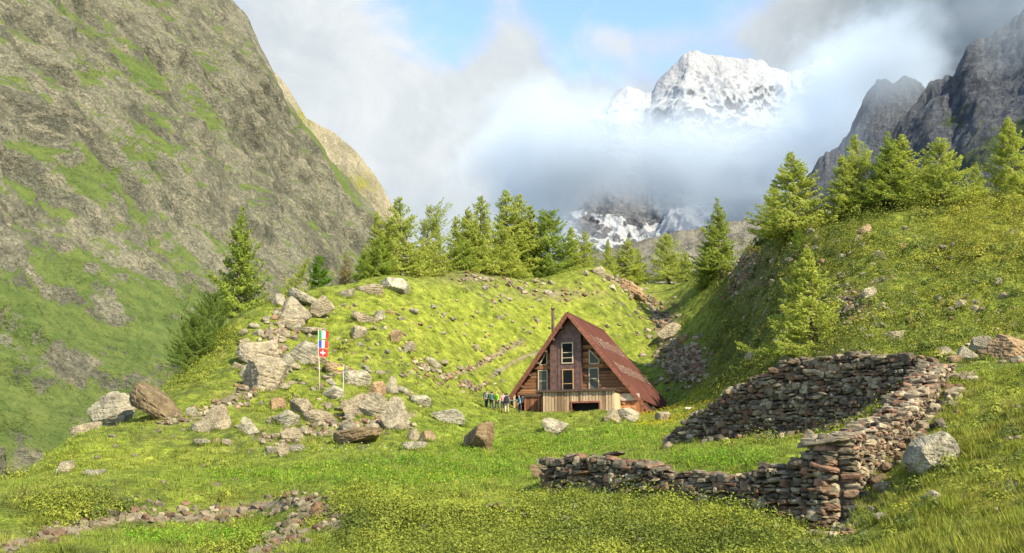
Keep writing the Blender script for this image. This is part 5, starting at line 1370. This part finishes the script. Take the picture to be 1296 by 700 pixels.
def build_flags():
    g = P(402, 503, 80.0); Y = 80.0; z = Hz(g.x, Y); s = Y / FPX
    WHITE = plain('pale_peeled_pole', (.46, .39, .27), .7, .15, 5)
    ztop = P(402, 417, Y).z
    mb = MB(); H_ = ztop - z
    mb.tube([(.10, 0, -.3), (.06, 0, H_ * .35), (-.08, 0, H_ * .7), (-.10, 0, H_)], [.045, .04, .034, .028], 8)
    pole = mb.build('flagpole', WHITE, None, True); pole.location = (g.x, Y, z); tag(pole, 'thin slightly bent pale flagpole among the boulders, carrying three flags', 'flagpole')
    spec = [('three_stripe_flag', [('green', (.03, .30, .09)), ('white', (.72, .72, .70)), ('red', (.60, .035, .03))], False, 419, 'topmost flag on the pole, green white and red upright stripes'),
            ('three_stripe_flag', [('blue', (.03, .08, .38)), ('white', (.72, .72, .70)), ('red', (.60, .035, .03))], False, 430.5, 'middle flag on the pole, blue white and red upright stripes'),
            ('cross_flag', [('red', (.62, .03, .03)), ('white', (.75, .75, .73))], True, 441.5, 'lowest flag on the pole, red with a white cross')]
    for nm, cols, cr, py, lab in spec:
        o = flag_mesh(nm, 13.0 * s, 9.6 * s, cols, cr, int(py)); o.location = (g.x - .06, Y, P(402, py, Y).z); o.rotation_euler = (0, 0, rad(-12)); tag(o, lab, 'flag', 'flags on the pole')
    # waymark post with a yellow arrow
    g = hit(434, 503); Y = g.y; s = Y / FPX; ztop = P(434, 461, Y).z - g.z
    root = tag(empty('signpost', g), 'thin grey signpost with a small yellow arrow sign and a dark green plate', 'signpost')
    mb = MB(); mb.tube([(0, 0, -.3), (0, 0, ztop)], .035, 8); mb.build('post', plain('grey_metal_post', (.38, .38, .36), .5, .1, 4), root)
    w = 7 * s; zc = P(434, 466.5, Y).z - g.z; h = 1.8 * s
    mb = MB(); mb.prism([(-w - .1, zc), (-w + .1, zc + h), (-.04, zc + h), (-.04, zc - h), (-w + .1, zc - h)], 'y', -.05, -.02); mb.build('arrow_sign', plain('yellow_sign', (.78, .48, .02), .5, .05, 3), root)
    mb = MB(); mb.prism([(.0, zc - 2.5 * s), (.1, zc + 3 * s), (2.5 * s, zc + 1.0 * s), (4.4 * s, zc - 1.5 * s), (3 * s, zc - 3 * s)], 'y', -.045, -.02); mb.build('plate', plain('dark_green_sign', (.06, .12, .07), .6, .5, 12), root)
    # white sign by the yellow flowers
    Y = 96.0; x = float(ray(872.5, 520)[0]) * Y; z = Hz(x, Y); s = Y / FPX
    root = tag(empty('signpost', (x, Y, z)), 'small white sign board on a short grey post by the yellow flowers', 'signpost')
    zt = P(872, 517, Y).z - z
    mb = MB(); mb.tube([(0, 0, -.3), (0, 0, zt)], .06, 8); mb.build('post', plain('grey_wooden_post', (.34, .33, .30), .8, .2, 6), root)
    mb = MB(); mb.prism([(-5 * s, zt + 1.5 * s), (4.6 * s, zt + 1.3 * s), (5.2 * s, zt), (4.6 * s, zt - 1.2 * s), (-5 * s, zt - 1.0 * s)], 'y', -.11, -.065); mb.build('sign_board', plain('white_sign', (.80, .80, .78), .5, .04, 3), root)

# ------------------------------------------------------------------ hikers
def skin_obj(name, verts, edges, radii, mat, parent=None, root=0, sub=1):
    me = bpy.data.meshes.new(name); me.from_pydata([tuple(v) for v in verts], edges, [])
    o = link(name, me, mat, parent)
    md = o.modifiers.new('skin', 'SKIN'); md.use_smooth_shade = True
    if not me.skin_vertices: return o
    sv = me.skin_vertices[0].data
    for i, r in enumerate(radii): sv[i].radius = (r, r) if not isinstance(r, tuple) else r; sv[i].use_root = (i == root)
    ss = o.modifiers.new('smooth', 'SUBSURF'); ss.levels = sub; ss.render_levels = sub
    return o

def person(px, Y, face, h, jacket, trousers, hair, label, pack=None, lean=0.08, step=.1, arms=((.10, .02), (.12, -.02)), hat=None):
    x = float(ray(px, 515)[0]) * Y; z = Hz(x, Y) - .01; s = h / 1.75
    SK = mats_cache('skin', (.46, .28, .20)); 
    J = lambda *p: Vector(p) * s
    st = step
    hipz = .93; pel = J(0, 0, hipz); chest = J(0, -lean, 1.36); neck = J(0, -lean - .02, 1.50); head = J(0, -lean - .05, 1.66)
    V = [pel, J(0, -lean * .5, 1.14), chest, neck, head, head + J(0, -.01, .07)]; R = [.125, .115, .14, .052, .090, .070]; E = [(0,1),(1,2),(2,3),(3,4),(4,5)]
    R = [(r * 1.25 * s, r * .85 * s) if k < 3 else r * s for k, r in enumerate(R)]
    leg_ids = []; arm_ids = []
    for k, sg in enumerate((-1, 1)):
        i = len(V); sy = st * sg
        V += [J(.10*sg, 0, .86), J(.105*sg, -.02 + sy*.5, .48), J(.11*sg, sy, .09), J(.12*sg, sy - .15, .045)]
        R += [.085*s, .058*s, .040*s, .038*s]; E += [(0, i), (i, i+1), (i+1, i+2), (i+2, i+3)]; leg_ids.append(i)
    for k, sg in enumerate((-1, 1)):
        i = len(V); fo, ex = arms[k]
        V += [J(.19*sg, -lean, 1.40), J(.24*sg, -lean + .03, 1.13), J((.24+ex)*sg, -lean - fo, .90), J((.24+ex)*sg, -lean - fo - .03, .83)]
        R += [.058*s, .042*s, .028*s, .034*s]; E += [(2, i), (i, i+1), (i+1, i+2), (i+2, i+3)]; arm_ids.append(i)
        for f in range(4):
            j = len(V); fx = (f - 1.5) * .018; b = V[i+3]
            V += [b + J(fx, -.012, -.04), b + J(fx, -.03, -.085 + .008 * abs(f - 1.3))]; R += [.010*s, .008*s]; E += [(i+3, j), (j, j+1)]
        j = len(V); b = V[i+3]; V += [b + J(-.035*sg, -.025, -.012), b + J(-.045*sg, -.045, -.045)]; R += [.011*s, .009*s]; E += [(i+3, j), (j, j+1)]
    body = skin_obj('person', V, E, R, SK); body.location = (x, Y, z); body.rotation_euler = (0, 0, face)
    tag(body, label, 'person', 'hikers gathered beside the hut')
    # face
    mb = MB(); hd = head
    mb.bar(hd + J(0, -.085, .01), hd + J(0, -.112, -.02), .024*s, .03*s); mb.build('nose', SK, body)
    DK = mats_cache('dark_features', (.03, .02, .02))
    for sg in (-1, 1):
        mb = MB(); mb.box((.032*sg-.011)*s, (.032*sg+.011)*s, hd.y - .092*s, hd.y - .080*s, hd.z + .012*s, hd.z + .026*s); mb.build('eye', DK, body)
        mb = MB(); mb.box((.092*sg-.010)*s, (.092*sg+.010)*s, hd.y - .01*s, hd.y + .03*s, hd.z - .025*s, hd.z + .03*s); mb.build('ear', SK, body)
    mb = MB(); mb.box(-.024*s, .024*s, hd.y - .088*s, hd.y - .078*s, hd.z - .052*s, hd.z - .043*s); mb.build('mouth', mats_cache('lips', (.30, .10, .09)), body)
    # hair or cap
    bm = bmesh.new(); bmesh.ops.create_uvsphere(bm, u_segments=14, v_segments=10, radius=.108*s)
    for v in list(bm.verts):
        if v.co.z < -.02*s and v.co.y < .01: v.co.y = max(v.co.y, -.02*s)
    me = bpy.data.meshes.new('hair'); bm.to_mesh(me); bm.free()
    for p in me.polygons: p.use_smooth = True
    ho = link('cap' if hat else 'hair', me, mats_cache(*(hat or hair)), body); ho.location = hd + J(0, .022, .055); ho.scale = (1, 1, .85)
    # clothes follow the same skeleton, a little wider
    a = arm_ids
    JV = [pel + J(0, 0, -.03), V[1], V[2], J(0, -lean - .01, 1.46)]; JR = [(.175*s, .125*s), (.165*s, .118*s), (.195*s, .135*s), .072*s]; JE = [(0,1),(1,2),(2,3)]
    for i in a:
        j = len(JV); wr = V[i+1].lerp(V[i+2], .9); JV += [V[i], V[i+1], wr]; JR += [.078*s, .060*s, .046*s]; JE += [(2, j), (j, j+1), (j+1, j+2)]
    skin_obj('jacket', JV, JE, JR, mats_cache(*jacket), body)
    TV = [pel]; TR = [(.165*s, .120*s)]; TE = []
    for i in leg_ids:
        j = len(TV); TV += [V[i], V[i+1], V[i+2] + J(0, 0, .05)]; TR += [.108*s, .078*s, .062*s]; TE += [(0, j), (j, j+1), (j+1, j+2)]
    skin_obj('trousers', TV, TE, TR, mats_cache(*trousers), body)
    for i in leg_ids:
        skin_obj('boot', [V[i+2] + J(0, .02, .06), V[i+2] + J(0, .02, -.03), V[i+3] + J(0, -.02, .005)], [(0,1),(1,2)], [.058*s, .058*s, .05*s], mats_cache('boot_leather', (.07, .05, .035)), body)
    if pack:
        bm = bmesh.new(); bmesh.ops.create_cube(bm, size=1); bmesh.ops.bevel(bm, geom=bm.edges[:], offset=.22, segments=3, affect='EDGES', profile=.6)
        for v in bm.verts:
            v.co.x *= .36*s; v.co.y *= .26*s; v.co.z *= .62*s
            v.co.x *= 1 - .18 * (v.co.z / (.31*s)) * .5
        me = bpy.data.meshes.new('backpack'); bm.to_mesh(me); bm.free()
        for p in me.polygons: p.use_smooth = True
        b = link('backpack', me, mats_cache(*pack), body); b.location = J(0, -lean * .6 + .24, 1.24); b.rotation_euler = (-.08, 0, 0)
        mb = MB(); mb.tube([(-.14*s, 0, .30*s), (.14*s, 0, .30*s)], .075*s, 8); mb.build('bedroll', mats_cache('grey_roll', (.16, .17, .17)), b)
        for sg in (-1, 1): mb = MB(); mb.tube([J(.11*sg, .15, 1.46), J(.12*sg, -lean - .04, 1.49), J(.13*sg, -lean - .145, 1.34), J(.14*sg, -lean*.7 - .10, 1.12), J(.15*sg, .12, 1.0)], .022*s, 6); mb.build('strap', mats_cache(*pack), body)
    return body
_mc = {}
def mats_cache(name, col):
    if name not in _mc: _mc[name] = plain(name, col, .8, .12, 9)
    return _mc[name]

def place_people():
    BL = ('black_fabric', (.022, .024, .028)); NV = ('navy_fabric', (.03, .045, .09)); LIME = ('lime_fabric', (.22, .52, .02)); TEAL = ('teal_fabric', (.02, .20, .30))
    TAN = ('tan_trousers', (.42, .33, .24)); DKT = ('dark_trousers', (.03, .035, .05)); GR = ('grey_fabric', (.13, .15, .15)); PINK = ('pink_fabric', (.50, .24, .26)); BR = ('brown_hair', (.07, .04, .025)); BH = ('black_hair', (.015, .012, .01)); GREEN = ('dark_green_pack', (.05, .11, .07))
    person(615.5, 101.5, .5, 1.70, GR, DKT, BR, 'hiker in grey with a big black backpack, first of the group by the hut', BL)
    person(622.0, 101.0, 2.7, 1.62, NV, DKT, BH, 'hiker in a navy jacket between the grey hiker and the lime green one', GREEN)
    person(629.0, 101.8, -.6, 1.72, LIME, DKT, ('sandy_hair', (.30, .20, .10)), 'hiker in a bright lime green jacket in the group by the hut', None, .14)
    person(636.0, 103.0, .2, 1.66, PINK, DKT, BR, 'hiker in pink behind the one with tan trousers', None)
    person(641.3, 100.2, 3.1, 1.80, GR, TAN, BH, 'hiker in tan trousers with a black backpack, back turned to the meadow', BL, .05, .14)
    person(658.5, 102.0, -1.4, 1.74, TEAL, DKT, BH, 'hiker in a teal blue jacket nearest the hut wall', BL, .10)
# ------------------------------------------------------------------ light, sky and clouds
SUN = Vector((.60, -.60, .72)).normalized()
sl = bpy.data.lights.new('sun', 'SUN'); sl.energy = 3.5; sl.angle = rad(.6); sl.color = (1.0, .89, .66)
so = bpy.data.objects.new('sun', sl); COL.objects.link(so); so.rotation_euler = SUN.to_track_quat('Z', 'Y').to_euler(); so.location = (0, 0, 200)
K = 1.0 / 2 ** EXPO

w = bpy.data.worlds.new('World'); S.world = w; w.use_nodes = True
t = NT(w.node_tree)
sky = t.new('ShaderNodeTexSky', sky_type='NISHITA'); sky.sun_disc = False
sky.sun_elevation = math.asin(SUN.z); sky.sun_rotation = math.atan2(SUN.x, SUN.y)
sky.altitude = 1800; sky.air_density = 1.0; sky.dust_density = .6; sky.ozone_density = 1.2
bg1 = t.new('ShaderNodeBackground'); t.l.new(sky.outputs[0], bg1.inputs[0]); bg1.inputs[1].default_value = SKY_STRENGTH
D = t.new('ShaderNodeTexCoord').outputs['Generated']
sx = t.new('ShaderNodeSeparateXYZ'); t.put(sx.inputs[0], D)
yy = t.m('MAXIMUM', sx.outputs[1], .05); A_ = t.m('DIVIDE', sx.outputs[0], yy); E_ = t.m('DIVIDE', sx.outputs[2], yy)
n1 = t.noise(D, 5.5, 7, .56, .5); n2 = t.noise(D, 13.0, 7, .62, .8)
def sblob(px, py, rx, ry, wgt):
    a, e = ray(px, py); a2, _ = ray(px + rx, py); _, e2 = ray(px, py - ry)
    u = t.m('DIVIDE', t.m('SUBTRACT', A_, float(a)), float(a2 - a)); v = t.m('DIVIDE', t.m('SUBTRACT', E_, float(e)), float(e2 - e))
    return t.m('MULTIPLY', t.m('EXPONENT', t.m('MULTIPLY', t.m('ADD', t.m('MULTIPLY', u, u), t.m('MULTIPLY', v, v)), -1.0)), wgt)
def total(L):
    s = L[0]
    for q in L[1:]: s = t.m('ADD', s, q)
    return s
cov = total([sblob(345, 110, 150, 240, 1.15), sblob(600, 250, 360, 130, 1.35), sblob(650, 60, 56, 100, .62), sblob(1170, 60, 170, 170, 1.5), sblob(1150, 260, 300, 120, 1.1),
             sblob(430, 140, 130, 55, .5), sblob(640, 140, 80, 55, .65), sblob(905, 200, 190, 90, .9), sblob(820, 50, 110, 22, .38), sblob(1010, -160, 500, 120, .5), sblob(990, 40, 60, 40, .4), sblob(560, -70, 90, 50, .4)])
c_in = t.m('ADD', cov, t.m('ADD', t.m('MULTIPLY', t.m('SUBTRACT', n1, .5), 1.35), t.m('MULTIPLY', t.m('SUBTRACT', n2, .5), .8)))
c_in = t.m('ADD', c_in, t.ss(sx.outputs[1], .35, -.1, 0, .38))
cover = t.ss(c_in, .22, .82)
gray = t.m('MINIMUM', total([sblob(1170, 30, 150, 130, .95), sblob(1260, -20, 160, 120, .5)]), 1.0)
blue = t.m('MINIMUM', total([sblob(900, 215, 190, 130, 1.0), sblob(760, 190, 60, 60, .4)]), 1.0)
lum = t.m('ADD', t.m('MULTIPLY', t.m('SUBTRACT', n1, .5), .5), t.m('MULTIPLY', t.m('SUBTRACT', n2, .5), .35))
def kc(*c): return tuple(x * K for x in c)
col = t.mix(t.ss(lum, -.12, .12), kc(.67, .74, .79), kc(.91, .945, .955))
col = t.mix(blue, col, kc(.38, .50, .63)); col = t.mix(gray, col, t.mix(t.ss(lum, -.12, .15), kc(.135, .185, .235), kc(.30, .37, .43)))
bg2 = t.new('ShaderNodeBackground'); t.l.new(col, bg2.inputs[0]); bg2.inputs[1].default_value = 1.0
mx = t.new('ShaderNodeMixShader'); t.l.new(cover, mx.inputs[0]); t.l.new(bg1.outputs[0], mx.inputs[1]); t.l.new(bg2.outputs[0], mx.inputs[2])
wo = t.new('ShaderNodeOutputWorld'); t.l.new(mx.outputs[0], wo.inputs[0])
w.cycles.sampling_method = 'MANUAL'; w.cycles.sample_map_resolution = 512

# cloud drifting round the far peaks: a body of vapour with real depth
def cloud(name, box, blobs, dens, nscale, amount, thresh, step, colr=(.96, .97, 1.0), g=-.25):
    mb = MB(); mb.box(*box)
    m, t = material(name + '_vapour'); o = t.obj()
    acc = None
    for (px, py, Y, rx, ry, rz, wg) in blobs:
        c = P(px, py, Y); k = Y / FPX
        q = t.vm('MULTIPLY', t.vm('SUBTRACT', o, tuple(c)), (1 / (rx * k), 1 / ry, 1 / (rz * k)))
        d2 = t.vm('DOT_PRODUCT', q, q); b = t.m('MULTIPLY', t.m('EXPONENT', t.m('MULTIPLY', d2, -1.0)), wg)
        acc = b if acc is None else t.m('ADD', acc, b)
    n = t.m('ADD', t.m('MULTIPLY', t.noise(o, nscale, 4, .58, .5), .6), t.m('MULTIPLY', t.noise(o, nscale * 3.0, 5, .62, 1.0), .4))
    d = t.m('SUBTRACT', t.m('ADD', acc, t.m('MULTIPLY', t.m('SUBTRACT', n, .5), amount)), thresh)
    d = t.m('MULTIPLY', t.m('MAXIMUM', d, 0.0), dens)
    v = t.new('ShaderNodeVolumePrincipled'); t.put(v.inputs['Density'], d); v.inputs['Color'].default_value = (*colr, 1); v.inputs['Anisotropy'].default_value = g
    m.node_tree.nodes; t.out(None, v.outputs[0]); m.cycles.volume_step_rate = step
    ob = mb.build(name, m); tag(ob, kind='stuff'); return ob
# the domains lie wholly behind the hills of the valley
cloud('clouds', (-400, 1300, 1950, 3050, -150, 1300),
      [(905, 208, 2500, 240, 330, 60, 1.15), (1045, 125, 2500, 60, 330, 80, 1.05), (690, 225, 2500, 80, 350, 95, 1.0), (940, 276, 2500, 200, 330, 28, .5), (1120, 110, 2500, 60, 350, 90, .7), (845, 132, 2500, 95, 300, 26, -.55), (775, 264, 2500, 70, 300, 24, -1.0)],
      .0115, .0036, 2.2, .30, .4, (.66, .74, .83))  # lowered scatter colour greys this bank: shade put into the colour
cloud('clouds', (330, 1300, 860, 1560, -60, 760),
      [(1265, 8, 1020, 120, 120, 30, .8), (1075, 180, 1500, 40, 60, 60, .7), (1130, 92, 1470, 52, 70, 34, 1.9), (1165, 140, 1120, 22, 60, 14, .5), (1290, 60, 1000, 40, 80, 22, .6)],
      .0080, .0066, 2.0, .22, .5, (.50, .57, .65))  # darker scatter colour stands in for the shade of other clouds

# ------------------------------------------------------------------ camera and render settings
cam = bpy.data.cameras.new('camera'); cam.sensor_width = 36.0; cam.lens = 36.0 * FPX / 1296.0; cam.clip_start = .2; cam.clip_end = 12000
co = bpy.data.objects.new('camera', cam); COL.objects.link(co); co.location = (0, 0, 0); co.rotation_euler = (math.pi / 2 + PITCH, 0, 0); S.camera = co
S.view_settings.view_transform = 'Standard'; S.view_settings.look = 'None'; S.view_settings.exposure = EXPO; S.view_settings.gamma = 1.0
S.view_settings.use_curve_mapping = False
S.render.engine = 'CYCLES'
cy = S.cycles; cy.max_bounces = 8; cy.diffuse_bounces = 3; cy.glossy_bounces = 2; cy.transmission_bounces = 4; cy.volume_bounces = 4; cy.transparent_max_bounces = 8
cy.use_denoising = True; cy.denoiser = 'OPENIMAGEDENOISE'; cy.denoising_input_passes = 'RGB_ALBEDO_NORMAL'
cy.sample_clamp_indirect = 6; cy.volume_max_steps = 128
import time as _t
_t0 = _t.time()
def lap(s): print('LAP', s, round(_t.time() - _t0, 1))
build_ruin(); lap('ruin')
place_boulders(); lap('boulders')
place_branches(); place_rubble(); lap('rubble')
build_hut(); build_flags(); place_people(); lap('hut')
plant_trees(); lap('trees')
plant_everything(); lap('plants')
